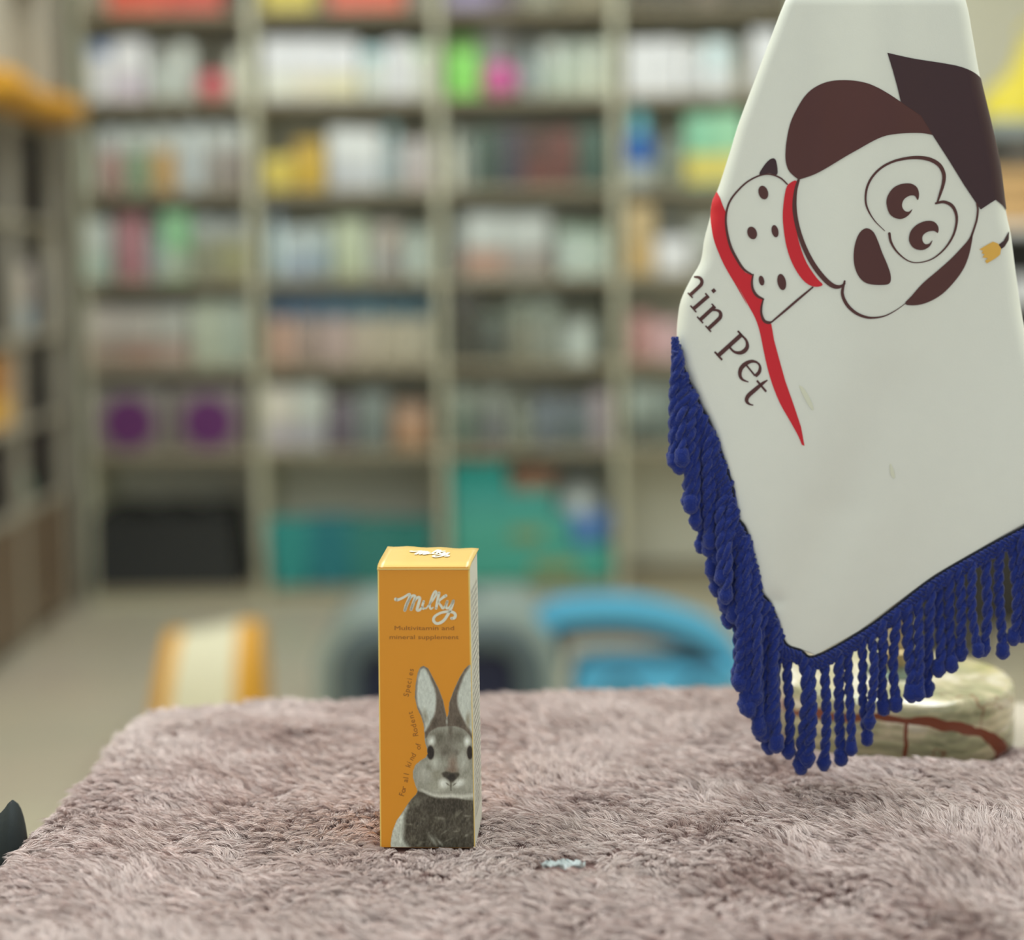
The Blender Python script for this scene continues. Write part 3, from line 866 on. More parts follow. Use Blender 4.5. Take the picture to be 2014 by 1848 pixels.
# sky-blue carry bag with arched handle
q = empty('carry_bag', (px2x(1290, yc), yc + .12, 0), 'sky-blue soft carry bag with black-lined arched strap', 'bag')
M_sb = mat('sky blue fabric', (76, 156, 188), .6, k=.80, vary=.08)
M_bl = mat('black piping', (34, 42, 48), .6, k=.6)
zt = P(1290, 1322, yc).z
hw = 165 * sc_
rows = []
for i in range(9):
    a = i / 8
    g = .012 * math.sin(math.pi * a)
    rows.append([(x * (hw + g), y * (.12 + g), zt * a) for x, y in
                 [(math.copysign(abs(math.cos(s)) ** .45, math.cos(s)), math.copysign(abs(math.sin(s)) ** .6, math.sin(s))) for s in np.linspace(0, 2 * math.pi, 33)[:-1]]])
mb = MB(); mb.quadgrid(rows, closed_v=True); mb.poly(rows[0][::-1]); mb.poly(rows[-1]); mb.obj('bag_body', M_sb, q, smooth=R_(50))
for sx in (-.09, .1):
    mb = MB(); mb.tube([(sx + .075 * math.cos(s), -.139, .01 + zt * .92 * math.sin(s)) for s in np.linspace(.05, math.pi - .05, 15)], .006, 6)
    mb.obj('piping', M_bl, q, smooth=True)
ctl = [(1068, 1320), (1080, 1240), (1140, 1222), (1230, 1220), (1310, 1232), (1390, 1260), (1440, 1300), (1456, 1340)]
path = []
for a, b_ in spline(ctl, 5):
    pp = P(a, b_, yc)
    path.append((pp.x - q.location.x, 0, pp.z))
mb = MB()
rows = []
for i, pp in enumerate(path):
    p0, p1 = Vector(path[max(i - 1, 0)]), Vector(path[min(i + 1, len(path) - 1)])
    tn = (p1 - p0).normalized(); nn = Vector((-tn.z, 0, tn.x))
    c = Vector(pp)
    rows.append([c + nn * .028 + Vector((0, y, 0)) for y in (-.06, .06)] + [c - nn * .02 + Vector((0, y, 0)) for y in (.06, -.06)])
mb.quadgrid(rows, closed_v=True); mb.poly(rows[0]); mb.poly(rows[-1][::-1]); mb.obj('arched_strap', M_sb, q, smooth=R_(50))
mb = MB()
rows = []
for i, pp in enumerate(path):
    p0, p1 = Vector(path[max(i - 1, 0)]), Vector(path[min(i + 1, len(path) - 1)])
    tn = (p1 - p0).normalized(); nn = Vector((-tn.z, 0, tn.x))
    c = Vector(pp)
    rows.append([c - nn * .0205 + Vector((0, y, 0)) for y in (-.062, .062)] + [c - nn * .055 + Vector((0, y, 0)) for y in (.062, -.062)])
mb.quadgrid(rows, closed_v=True); mb.poly(rows[0]); mb.poly(rows[-1][::-1]); mb.obj('strap_lining', M_bl, q, smooth=R_(50))

# =================================================================== counter
ZS = .925
M_ctop = mat('cream counter top', (176, 164, 146), .4, k=.85, vary=.03)
M_cbody = mat('counter body', (150, 140, 124), .5, k=.6, vary=.05)
t = empty('counter', (.14, .60, 0), 'cream counter carrying the fur blanket, carton and flag', 'counter')
part_box('worktop', M_ctop, t, -.345, .46, -.25, .312, ZS - .03, ZS, .006)
part_box('cabinet_body', M_cbody, t, -.32, .44, -.23, .27, .06, ZS - .031, .004)
part_box('plinth', M_cbody, t, -.29, .41, -.2, .23, 0, .059)

# =================================================================== fur blanket
def vnoise(x, y, sc, seed):
    x = np.asarray(x) / sc + 100.3 * (seed + 1)
    y = np.asarray(y) / sc + 57.7 * (seed + 1)
    xi, yi = np.floor(x).astype(np.int64), np.floor(y).astype(np.int64)
    fx, fy = x - xi, y - yi
    fx, fy = fx * fx * (3 - 2 * fx), fy * fy * (3 - 2 * fy)

    def h(a, b):
        n = (a * 374761393 + b * 668265263 + seed * 1274126177) & 0x7fffffff
        n = ((n ^ (n >> 13)) * 1274126177) & 0x7fffffff
        return ((n ^ (n >> 16)) & 0xffff) / 65535.0
    v = (h(xi, yi) * (1 - fx) + h(xi + 1, yi) * fx) * (1 - fy) + (h(xi, yi + 1) * (1 - fx) + h(xi + 1, yi + 1) * fx) * fy
    return v * 2 - 1


OUT = spline([(-.214, .36), (-.215, .50), (-.219, .60), (-.217, .68), (-.212, .76), (-.214, .85), (-.211, .878), (-.190, .893), (-.12, .905),
              (0, .909), (.09, .914), (.14, .915), (.185, .90), (.225, .862), (.248, .826), (.275, .806), (.32, .800), (.37, .80), (.40, .78), (.40, .36)], 3)
OUT = np.vstack([OUT])


def sdf(x, y):
    """distance inside (+) / outside (-) of the blanket's outline"""
    x = np.asarray(x, float).ravel(); y = np.asarray(y, float).ravel()
    d = np.full(x.shape, 1e9)
    inside = np.zeros(x.shape, bool)
    n = len(OUT)
    for i in range(n):
        a, b = OUT[i], OUT[(i + 1) % n]
        e = b - a
        t = np.clip(((x - a[0]) * e[0] + (y - a[1]) * e[1]) / (e @ e + 1e-12), 0, 1)
        d = np.minimum(d, np.hypot(x - a[0] - t * e[0], y - a[1] - t * e[1]))
        c = ((a[1] > y) != (b[1] > y)) & (x < (b[0] - a[0]) * (y - a[1]) / (b[1] - a[1] + 1e-12) + a[0])
        inside ^= c
    return np.where(inside, d, -d)


ZF = ZS + .006
RB = .010


# the stand and the carton press the pile flat; a gap shows where the scrap pokes out
CARTON = P(841, 1688, .662)
CARTON_Z = ZF + .0035
CARTON_ROT = R_(-3.3)
BASE_C = Vector((P(1760, 1400, .84).x, .838, ZF - .0042))
BASE_R = .0605
PLX, PLY = Pz(1105, 1700, ZF + .006).x, Pz(1105, 1700, ZF + .006).y


def blanket(x, y):
    """parameter plane -> point on the blanket skin and its outward normal; beyond the outline it folds down the edge"""
    d = sdf(x, y)
    e = 1e-3
    gx = (sdf(x + e, y) - sdf(x - e, y)) / (2 * e)
    gy = (sdf(x, y + e) - sdf(x, y - e)) / (2 * e)
    g = np.hypot(gx, gy) + 1e-9
    ox, oy = -gx / g, -gy / g
    und = .0030 * vnoise(x, y, .11, 3) + .0022 * vnoise(x, y, .045, 4) + .0012 * vnoise(x, y, .02, 5) + .003
    und = und * np.clip(d / .03, 0, 1)
    s = np.clip(RB - d, 0, None)
    ang = np.minimum(s / RB, math.pi / 2)
    over = np.clip(s - RB * math.pi / 2, 0, None)
    inset = s - RB * np.sin(ang)          # how far the parameter ran past the real point
    px, py = x - ox * inset, y - oy * inset
    pz = ZF + und - RB * (1 - np.cos(ang)) - over
    rb = np.hypot(px - BASE_C.x, py - BASE_C.y)
    wgt = np.clip((BASE_R + .012 - rb) / .010, 0, 1)
    pz = pz * (1 - wgt) + np.minimum(pz, ZS + .0014) * wgt
    pz -= .004 * np.clip(1 - np.hypot((px - PLX) / .014, (py - PLY - .004) / .012), 0, 1)
    nx, ny, nz = ox * np.sin(ang), oy * np.sin(ang), np.cos(ang)
    return np.stack([px, py, pz], 1), np.stack([nx, ny, nz], 1), d


# backing cloth
gx_, gy_ = np.meshgrid(np.arange(-.27, .44, .006), np.arange(.34, .965, .006), indexing='ij')
pp, nn, dd = blanket(gx_.ravel(), gy_.ravel())
keep = (dd > -.034)
idx = np.arange(gx_.size).reshape(gx_.shape)
faces = []
for i in range(gx_.shape[0] - 1):
    for j in range(gx_.shape[1] - 1):
        q4 = (idx[i, j], idx[i + 1, j], idx[i + 1, j + 1], idx[i, j + 1])
        if all(keep[k] for k in q4):
            faces.append(tuple(int(k) for k in q4))
used = sorted({k for f in faces for k in f})
remap = {k: i for i, k in enumerate(used)}
me = bpy.data.meshes.new('backing_cloth')
me.from_pydata([tuple(pp[k]) for k in used], [], [tuple(remap[k] for k in f) for f in faces])
blk = empty('fur_blanket', (0, 0, 0), 'dusty mauve plush fur blanket spread over the counter', 'blanket')
ob = link('backing_cloth', me, mat('fur backing', (104, 82, 78), .9, k=.6), blk, True)
sol = ob.modifiers.new('thick', 'SOLIDIFY'); sol.thickness = .002; sol.offset = -1


sp = .0037
cx, cy = np.meshgrid(np.arange(-.255, .37, sp), np.arange(.50, .95, sp), indexing='ij')
cx = cx.ravel() + rng.uniform(-.45, .45, cx.size) * sp
cy = cy.ravel() + rng.uniform(-.45, .45, cy.size) * sp
d0 = sdf(cx, cy)
ok = (d0 > -.024) & (cx < .33 + 0 * cy)
ok &= (np.abs(cx) < .36 * cy + .035)
ok &= np.hypot(cx - BASE_C.x, cy - BASE_C.y) > BASE_R - .002
cxl = (cx - CARTON.x) * math.cos(-CARTON_ROT) - (cy - CARTON.y - .02) * math.sin(-CARTON_ROT)
cyl = (cx - CARTON.x) * math.sin(-CARTON_ROT) + (cy - CARTON.y - .02) * math.cos(-CARTON_ROT)
ok &= ~((np.abs(cxl) < .0205) & (np.abs(cyl) < .0205))
ok &= ~(np.hypot((cx - PLX - .003) / .0135, (cy - PLY - .005) / .0105) < 1)
cx, cy = cx[ok], cy[ok]
NC = len(cx)
cp, cn, cd = blanket(cx, cy)
ang = math.pi * 1.02 + 1.5 * vnoise(cx, cy, .10, 11) + 1.1 * vnoise(cx, cy, .04, 12) + .8 * vnoise(cx, cy, .015, 13) + rng.normal(0, .38, NC)
ele = .46 + .40 * vnoise(cx, cy, .03, 14) + rng.normal(0, .12, NC)
ele = np.clip(ele, .10, 1.25)
ln = .0070 * (1 + .25 * vnoise(cx, cy, .02, 15)) * rng.uniform(.8, 1.2, NC)
ln = ln * np.clip((np.hypot(cx - BASE_C.x, cy - BASE_C.y) - BASE_R) / .02, .35, 1)
tx = np.stack([np.cos(ang), np.sin(ang), np.zeros(NC)], 1)
tx -= cn * np.sum(tx * cn, 1, keepdims=True)
tx /= np.linalg.norm(tx, axis=1, keepdims=True) + 1e-9
cdir = tx * np.cos(ele)[:, None] + cn * np.sin(ele)[:, None]
NFB = 26
rep = np.repeat(np.arange(NC), NFB)
nf = len(rep)
side = np.cross(cn, tx)
rr = np.sqrt(rng.uniform(0, 1, nf)) * .0028
ra = rng.uniform(0, 2 * math.pi, nf)
off = tx[rep] * (rr * np.cos(ra))[:, None] + side[rep] * (rr * np.sin(ra))[:, None]
root = cp[rep] + off
L = (ln[rep] * rng.uniform(.7, 1.15, nf))[:, None]
tip = cp[rep] + off * .36 + cdir[rep] * L + rng.normal(0, .00042, (nf, 3))
mid = root + cn[rep] * L * .42 + cdir[rep] * L * .22 + rng.normal(0, .0002, (nf, 3))
wv = np.array([1.0, .95, .7])
ts = [0.0, .4, .75]
rv = rng.normal(0, 1, (nf, 3)) + cn[rep] * .8
ax = tip - root
sd = np.cross(ax, rv)
sd /= np.linalg.norm(sd, axis=1, keepdims=True) + 1e-12
hwid = rng.uniform(.00012, .00020, nf)[:, None]
V = np.empty((nf, 7, 3), np.float32)
for k, t_ in enumerate(ts):
    c = root * (1 - t_) ** 2 + mid * 2 * t_ * (1 - t_) + tip * t_ ** 2
    V[:, 2 * k] = c - sd * hwid * wv[k]
    V[:, 2 * k + 1] = c + sd * hwid * wv[k]
V[:, 6] = tip
base = (np.arange(nf) * 7)[:, None]
quads = np.concatenate([base + np.array([0, 1, 3, 2]), base + np.array([2, 3, 5, 4])], 1).reshape(-1, 4)
tris = base + np.array([4, 5, 6])
me = bpy.data.meshes.new('fur_pile')
me.vertices.add(nf * 7)
me.vertices.foreach_set('co', V.ravel())
nl = quads.size + tris.size
me.loops.add(nl)
me.loops.foreach_set('vertex_index', np.concatenate([quads.ravel(), tris.ravel()]).astype(np.int32))
npoly = len(quads) + len(tris)
me.polygons.add(npoly)
ls = np.concatenate([np.arange(len(quads)) * 4, quads.size + np.arange(len(tris)) * 3]).astype(np.int32)
me.polygons.foreach_set('loop_start', ls)
me.update(calc_edges=True)
tone = np.clip(rng.normal(1, .07, NC)[rep] * rng.normal(1, .05, nf), .6, 1.3)
at = me.attributes.new('tone', 'FLOAT', 'POINT')
at.data.foreach_set('value', np.repeat(tone, 7).astype(np.float32))


def fur_material():
    m = bpy.data.materials.new('mauve fur')
    m.use_nodes = True
    nt = m.node_tree
    b = nt.nodes['Principled BSDF']
    a = nt.nodes.new('ShaderNodeAttribute'); a.attribute_name = 'tone'
    tc = nt.nodes.new('ShaderNodeTexCoord')
    n = nt.nodes.new('ShaderNodeTexNoise'); n.inputs['Scale'].default_value = 9; n.inputs['Detail'].default_value = 2
    nt.links.new(tc.outputs['Object'], n.inputs['Vector'])
    mx = nt.nodes.new('ShaderNodeMix'); mx.data_type = 'RGBA'
    mx.inputs[6].default_value = (.69, .545, .51, 1)
    mx.inputs[7].default_value = (.79, .675, .63, 1)
    nt.links.new(n.outputs['Fac'], mx.inputs[0])
    vm = nt.nodes.new('ShaderNodeVectorMath'); vm.operation = 'SCALE'
    nt.links.new(mx.outputs[2], vm.inputs[0]); nt.links.new(a.outputs['Fac'], vm.inputs['Scale'])
    nt.links.new(vm.outputs[0], b.inputs['Base Color'])
    b.inputs['Roughness'].default_value = .7
    b.inputs['Specular IOR Level'].default_value = .25
    b.inputs['Sheen Weight'].default_value = .15
    return m


fo = link('fur_pile', me, fur_material(), blk)
fo['kind'] = 'stuff'

# scrap of clear plastic poking out of the pile
q = empty('plastic_scrap', (PLX, PLY, ZF + .004), 'small shiny clear plastic scrap half sunk in the fur', 'scrap')
rows = []
rs = np.random.default_rng(3)
for i in range(8):
    a = i / 7
    ww = .0085 * (.35 + .65 * math.sin(math.pi * (.15 + .7 * a)))
    rows.append([((j / 11 - .5) * 2.1 * ww + .0012 * rs.uniform(-1, 1), (a - .5) * .012 - .002 + .0009 * rs.uniform(-1, 1), .0045 - .003 * a + .0016 * rs.uniform(-1, 1)) for j in range(12)])
mb = MB(); mb.quadgrid(rows)
o = mb.obj('crumpled_film', mat('silvery film', (172, 180, 180), .15, metal=.0, k=.75, vary=.3, vscale=300), q, smooth=False)
s_ = o.modifiers.new('t', 'SOLIDIFY'); s_.thickness = .0002

# dark cloth peeping out at the left edge of the blanket
q = empty('dark_cloth', (0, 0, 0), 'dark green cloth fold peeping out at the blanket left edge', 'cloth')
rows = []
pA = [(-60, 1640, 1720), (-30, 1624, 1720), (-6, 1608, 1720), (6, 1600, 1720), (14, 1591, 1720), (20, 1582, 1720), (24, 1577, 1720), (29, 1582, 1720), (34, 1591, 1720), (39, 1606, 1720), (43, 1624, 1720), (46, 1645, 1720)]
for yoff, zz in ((.0, 0), (.012, -.001)):
    pass
ydc = .70
ra_, rb_ = [], []
for px, a, b_ in pA:
    top, bot = P(px, a, ydc), P(px, b_, ydc - .012)
    ra_.append([top + Vector((-.004, .016, -.012)), top + Vector((-.001, .005, -.002)), top, top * .5 + bot * .5 + Vector((0, -.003, .002)), bot, bot + Vector((0, .004, -.03))])
mb = MB(); mb.quadgrid(ra_)
o = mb.obj('cloth_fold', mat('dark green cloth', (20, 26, 26), .8, k=.6, bump=.3), q, smooth=True)
s_ = o.modifiers.new('t', 'SOLIDIFY'); s_.thickness = .0012
mb = MB(); mb.tube([r[2] + Vector((0, -.0005, 0)) for r in ra_[1:]], .0006, 6)
mb.obj('hem', mat('plum hem', (74, 58, 68), .8, k=.6), q, smooth=True)

# =================================================================== the carton
W0, W1_, HC, DC = .0404, .0388, .1195, .040
cart = empty('medicine_carton', (CARTON.x, CARTON.y, CARTON_Z), 'orange upright carton with grey rabbit picture and white script lettering', 'carton', rz=CARTON_ROT)
cart.rotation_euler = (R_(-1.0), 0, CARTON_ROT)
M_or = mat('orange board', (186, 122, 32), .42, k=.56, vary=.015, vscale=60, spec=.35)
M_wside = mat('white board side', (176, 174, 162), .5, k=.56, vary=.03)
M_edge = mat('raw board edge', (196, 150, 80), .6, k=.5, vary=.03)


def cface(s, t, e=0.0):
    """front face: s 0..1 across, t 0..1 up"""
    wd = W0 + (W1_ - W0) * t
    return Vector(((s - .5) * wd, -e, t * HC))


mb = MB()
rings = []
for t_ in np.linspace(0, 1, 9):
    wd = (W0 + (W1_ - W0) * t_) / 2
    z = HC * t_
    bul = .0004 * math.sin(math.pi * t_)
    b_ = .0006
    rings.append([(-wd + b_, -bul * 0, z), (wd - b_, 0, z), (wd, b_, z), (wd + bul, DC / 2, z), (wd, DC - b_, z), (wd - b_, DC, z), (-wd + b_, DC, z),
                  (-wd, DC - b_, z), (-wd - bul, DC / 2, z), (-wd, b_, z)])
n = len(rings[0])
for i in range(8):
    for j in range(n):
        a = rings[i][j], rings[i][(j + 1) % n], rings[i + 1][(j + 1) % n], rings[i + 1][j]
        mi = 1 if j in (2, 3) else (2 if j in (1, 9) else 0)
        mb.poly(a, mi)
mb.poly(rings[0][::-1])
mb.obj('carton_body', [M_or, M_wside, M_edge], cart, smooth=False)
# lid: slightly domed, folded over the front edge, corners not quite closed
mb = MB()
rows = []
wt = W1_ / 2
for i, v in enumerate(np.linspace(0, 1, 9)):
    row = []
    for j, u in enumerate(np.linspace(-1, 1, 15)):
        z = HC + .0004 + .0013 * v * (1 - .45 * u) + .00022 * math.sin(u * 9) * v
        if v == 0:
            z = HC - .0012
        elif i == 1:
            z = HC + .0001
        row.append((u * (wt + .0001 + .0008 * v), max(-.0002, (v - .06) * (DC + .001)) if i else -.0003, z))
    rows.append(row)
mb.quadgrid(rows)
o = mb.obj('top_flap', mat('toplit orange lid', (196, 158, 88), .28, k=.60, vary=.015, spec=.6), cart, smooth=R_(40))  # overhead light on the lid is put into this paler orange
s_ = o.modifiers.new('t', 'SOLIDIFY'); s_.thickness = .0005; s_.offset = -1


# pixel (crop) -> face coordinates
def f_px(px, py):
    t = (1689 - py) / (1689 - 1115)
    xl = 742.5 + (746.5 - 742.5) * t
    xr = 935.5 + (930 - 935.5) * t
    return (px - xl) / (xr - xl), t


c1 = lambda x, y: f_px(700 + x / 5.4353, 1040 + y / 5.4353)
c2_ = lambda x, y: f_px(700 + x / 4.4, 1300 + y / 4.4)

M_lw = mat('print white', (206, 200, 176), .5, k=.62, vary=.02)
M_lb = mat('print brown', (128, 78, 22), .5, k=.58, vary=.02)


class CP(Print):
    pass


MILKY = [([(448, 762), (475, 765), (530, 742), (585, 708), (600, 712), (590, 760), (560, 830), (543, 885)], [34, 26, 22, 22, 24, 28, 30, 26]),
         ([(543, 885), (575, 800), (620, 730), (650, 722), (655, 745), (635, 810), (612, 875)], [20, 20, 22, 24, 26, 28, 26]),
         ([(612, 875), (640, 800), (680, 745), (705, 742), (706, 770), (688, 830), (678, 880), (705, 880), (735, 845)], [20, 20, 22, 24, 26, 26, 26, 22, 18]),
         ([(750, 785), (735, 835), (742, 868), (764, 858)], [22, 22, 18, 12]),
         ([(772, 866), (800, 832), (850, 770), (886, 705), (880, 672), (856, 700), (828, 772), (814, 835), (826, 868), (850, 852)], [12, 14, 17, 20, 19, 20, 20, 20, 18, 12]),
         ([(918, 692), (902, 765), (884, 862)], [26, 24, 24]),
         ([(990, 722), (955, 745), (912, 790), (938, 835), (958, 862), (985, 830), (1005, 785)], [28, 24, 18, 22, 22, 16, 20]),
         ([(1005, 785), (990, 840), (1010, 862), (1045, 830), (1072, 778)], [24, 26, 22, 20, 26]),
         ([(1072, 778), (1050, 850), (1010, 930), (960, 1000), (895, 1030), (855, 1000), (865, 955), (925, 915), (1000, 898), (1065, 905), (1092, 935), (1078, 968), (1050, 972)],
          [26, 26, 26, 26, 26, 26, 24, 22, 24, 26, 26, 28, 26])]
pr = CP()
for pts, ws in MILKY:
    pr.stroke(pts, [v * 1.2 for v in ws], 0, 0, 5)
pr.build('script_lettering', lambda x, y, l: cface(*c1(x, y), .00012), [M_lw], cart)
pr = CP()


def lettering(body, xa, xb, ybase, size):
    probe = Print()
    wdt = probe.text(body, size, lambda x, y: (x, y))
    sx = (xb - xa) / wdt
    pr.text(body, size, lambda x, y: (xa + x * sx, ybase - y))


lettering('Multivitamin and', 422, 1075, 1102, 66)
lettering('mineral supplement', 368, 1125, 1202, 66)
pr.build('small_lettering', lambda x, y, l: cface(*c1(x, y), .00012), [M_lb], cart)
# curved line of words
pr = CP()


def on_path(body, ctrl, size, sp_):
    q_ = spline(ctrl, 14)
    seg = np.hypot(*(q_[1:] - q_[:-1]).T)
    s_acc = np.concatenate([[0], np.cumsum(seg)])
    adv = s_acc[-1] / len(body)
    for i, ch in enumerate(body):
        if ch == ' ':
            continue
        s0 = (i + .5) * adv
        x, y = np.interp(s0, s_acc, q_[:, 0]), np.interp(s0, s_acc, q_[:, 1])
        x2, y2 = np.interp(s0 + 8, s_acc, q_[:, 0]), np.interp(s0 + 8, s_acc, q_[:, 1])
        a = math.atan2(y2 - y, x2 - x)
        ca, sa = math.cos(a), math.sin(a)
        pr.text(ch, size, lambda u, v, x=x, y=y: (x + (u - size * .28) * ca + v * sa, y + (u - size * .28) * sa - v * ca))


on_path('For all kind', [(408, 1250), (428, 1180), (446, 1110), (458, 1040), (478, 960), (526, 868)], 70, 1)
on_path('of', [(562, 828), (570, 752)], 70, 1)
on_path('Rodent', [(545, 705), (535, 640), (515, 560), (490, 460)], 70, 1)
on_path('Species', [(462, 350), (475, 280), (495, 190), (515, 85)], 70, 1)
pr.build('curved_lettering', lambda x, y, l: cface(*c2_(x, y), .00012), [M_lb], cart)
# the same script on the lid, small print on the side
pr = CP()
for pts, ws in MILKY:
    pr.stroke(pts, [v * 1.9 for v in ws], 0, 0, 4)


def lidmap(x, y, l):
    u = (x - 760) / 680
    v = .72 - (y - 700) / 700 * .75
    uu = u * 2 * .46
    z = HC + .0006 + .0013 * v * (1 - .45 * uu) + .00022 * math.sin(uu * 9) * v
    return Vector((uu * wt, v * DC, z + .0008))


pr.build('lid_lettering', lidmap, [M_lw], cart)
mb = MB()
M_sp = mat('side print', (150, 148, 140), .5, k=.56)
rs = np.random.default_rng(5)
for i in range(34):
    z = .012 + i * .0029
    y = .004
    while y < DC - .008:
        l = rs.uniform(.002, .006)
        t_ = z / HC
        wd = (W0 + (W1_ - W0) * t_) / 2 + .0005
        mb.poly([(wd, y, z), (wd, min(y + l, DC - .005), z), (wd, min(y + l, DC - .005), z + .0011), (wd, y, z + .0011)])
        y += l + .0012
mb.obj('side_small_print', M_sp, cart, smooth=False)

# ---- rabbit picture: a printed image, painted cell by cell
RAB = [(600, 700), (592, 600), (572, 530), (537, 450), (517, 350), (525, 240), (545, 130), (568, 82), (598, 68), (640, 92), (680, 175), (730, 275), (768, 380), (788, 480), (798, 535),
       (812, 500), (820, 400), (860, 290), (910, 180), (958, 98), (995, 62), (1040, 55), (1040, 1722), (284, 1712), (286, 1640), (302, 1560), (340, 1465), (390, 1395), (430, 1332),
       (470, 1275), (515, 1230), (530, 1195), (512, 1150), (492, 1080), (492, 1020), (512, 962), (560, 922), (606, 893), (622, 860), (618, 810), (602, 760)]


def inpoly(x, y, poly):
    ins = np.zeros(x.shape, bool)
    n = len(poly)
    for i in range(n):
        a, b = poly[i], poly[(i + 1) % n]
        ins ^= ((a[1] > y) != (b[1] > y)) & (x < (b[0] - a[0]) * (y - a[1]) / (b[1] - a[1] + 1e-9) + a[0])
    return ins


def pdist(x, y, poly):
    d = np.full(x.shape, 1e9)
    n = len(poly)
    for i in range(n):
        a, b = np.array(poly[i], float), np.array(poly[(i + 1) % n], float)
        e = b - a
        t = np.clip(((x - a[0]) * e[0] + (y - a[1]) * e[1]) / (e @ e + 1e-9), 0, 1)
        d = np.minimum(d, np.hypot(x - a[0] - t * e[0], y - a[1] - t * e[1]))
    return np.where(inpoly(x, y, poly), d, -d)


ST = 4.0
X, Y = np.meshgrid(np.arange(280, 1036, ST), np.arange(48, 1724, ST), indexing='ij')
img = np.zeros(X.shape + (3,)) + np.array((122, 120, 108.))


def lay(alpha, col):
    global img
    a = np.clip(alpha, 0, 1)[..., None]
    img = img * (1 - a) + np.array(col, float) * a


def blob(cx_, cy_, rx, ry, col, soft=.5, rot=0, op=1.0):
    c, s = math.cos(rot), math.sin(rot)
    u, v = (X - cx_) * c + (Y - cy_) * s, -(X - cx_) * s + (Y - cy_) * c
    lay(op * np.clip((1 - np.hypot(u / rx, v / ry)) / soft, 0, 1), col)


def pol(poly, col, soft=8, op=1.0):
    q_ = spline(poly, 4, closed=True)
    lay(op * np.clip(pdist(X, Y, [tuple(a) for a in q_]) / soft + .5, 0, 1), col)


def streak(sx, sy, seed):
    return vnoise(X.ravel(), Y.ravel() + .4 * X.ravel(), 1, seed).reshape(X.shape) * 0 + vnoise(X.ravel() / sx, (Y.ravel() + .25 * X.ravel()) / sy, 1, seed).reshape(X.shape)


# body
pol([(520, 1190), (640, 1235), (830, 1262), (1060, 1250), (1060, 1760), (260, 1760), (270, 1600), (330, 1450), (430, 1310)], (66, 62, 51), 20)
blob(800, 1330, 260, 110, (52, 48, 38), .7)
for k in range(34):
    a = rs.uniform(0, 1)
    bx, by = rs.uniform(420, 1000), rs.uniform(1400, 1690)
    blob(bx, by, rs.uniform(25, 70), rs.uniform(8, 22), rs.choice([(104, 101, 88), (48, 45, 36), (84, 80, 68), (112, 110, 97)]), .8, rs.uniform(-1.1, .4), .8)
blob(660, 1640, 30, 90, (150, 150, 138), .8, -.6, .8)
blob(720, 1660, 16, 70, (140, 140, 128), .8, -.7, .8)
blob(480, 1640, 60, 46, (110, 106, 92), .9, 0, .7)
blob(510, 1300, 90, 50, (110, 108, 94), .9, -.6, .8)
pol([(284, 1760), (280, 1600), (330, 1450), (400, 1380), (440, 1330), (415, 1430), (405, 1530), (405, 1640), (470, 1760)], (174, 178, 166), 46)
# head
pol([(610, 720), (650, 660), (720, 625), (800, 618), (880, 615), (950, 640), (1000, 700), (1060, 760), (1060, 1245), (830, 1245), (640, 1220), (530, 1190), (480, 1060), (500, 960), (610, 900), (625, 820)],
    (132, 131, 118), 16)
blob(730, 720, 130, 100, (92, 89, 76), .8)
blob(880, 700, 120, 90, (100, 97, 84), .8)
blob(800, 820, 130, 120, (100, 96, 84), .8)
blob(830, 660, 30, 100, (84, 78, 66), .9)
blob(770, 850, 40, 30, (92, 87, 76), .9)
blob(880, 850, 36, 34, (94, 89, 78), .9)
blob(600, 1040, 110, 110, (150, 150, 138), .8)
blob(640, 980, 46, 40, (112, 110, 96), .9)
blob(700, 1050, 60, 70, (124, 122, 106), .9)
blob(690, 940, 70, 90, (160, 162, 150), .9)
blob(940, 930, 60, 110, (160, 161, 149), .9)
blob(662, 745, 46, 66, (204, 208, 198), .9, .2)
blob(975, 748, 42, 64, (206, 210, 200), .9)
blob(720, 1150, 120, 60, (146, 146, 130), .9)
blob(960, 1120, 80, 90, (146, 146, 132), .9)
blob(845, 950, 58, 110, (118, 104, 90), .8)
blob(840, 1010, 80, 50, (108, 92, 78), .9)
pol([(750, 1035), (790, 1020), (840, 1030), (890, 1030), (905, 1050), (870, 1090), (835, 1120), (800, 1095), (760, 1065)], (58, 54, 44), 18)
blob(838, 1072, 46, 40, (34, 30, 24), .5)
blob(762, 1130, 62, 62, (196, 198, 188), .7, .5)
blob(900, 1125, 74, 46, (196, 198, 188), .7, -.5)
blob(700, 1195, 100, 26, (150, 150, 136), .9)
pol([(560, 1180), (640, 1210), (740, 1228), (840, 1222), (940, 1228), (1050, 1215), (1050, 1245), (940, 1262), (840, 1256), (740, 1260), (640, 1240)], (176, 176, 164), 24)
lay(np.clip(1 - np.abs(X - 828) / 7, 0, 1) * ((Y > 1100) & (Y < 1195)), (62, 58, 48))
blob(800, 1135, 30, 8, (84, 80, 68), .8, .7)
blob(860, 1135, 30, 8, (84, 80, 68), .8, -.7)
# eyes
blob(652, 848, 46, 80, (92, 86, 74), .7)
blob(650, 850, 36, 70, (28, 23, 18), .25)
blob(996, 848, 40, 76, (100, 94, 82), .7)
blob(999, 848, 29, 68, (30, 24, 18), .25)
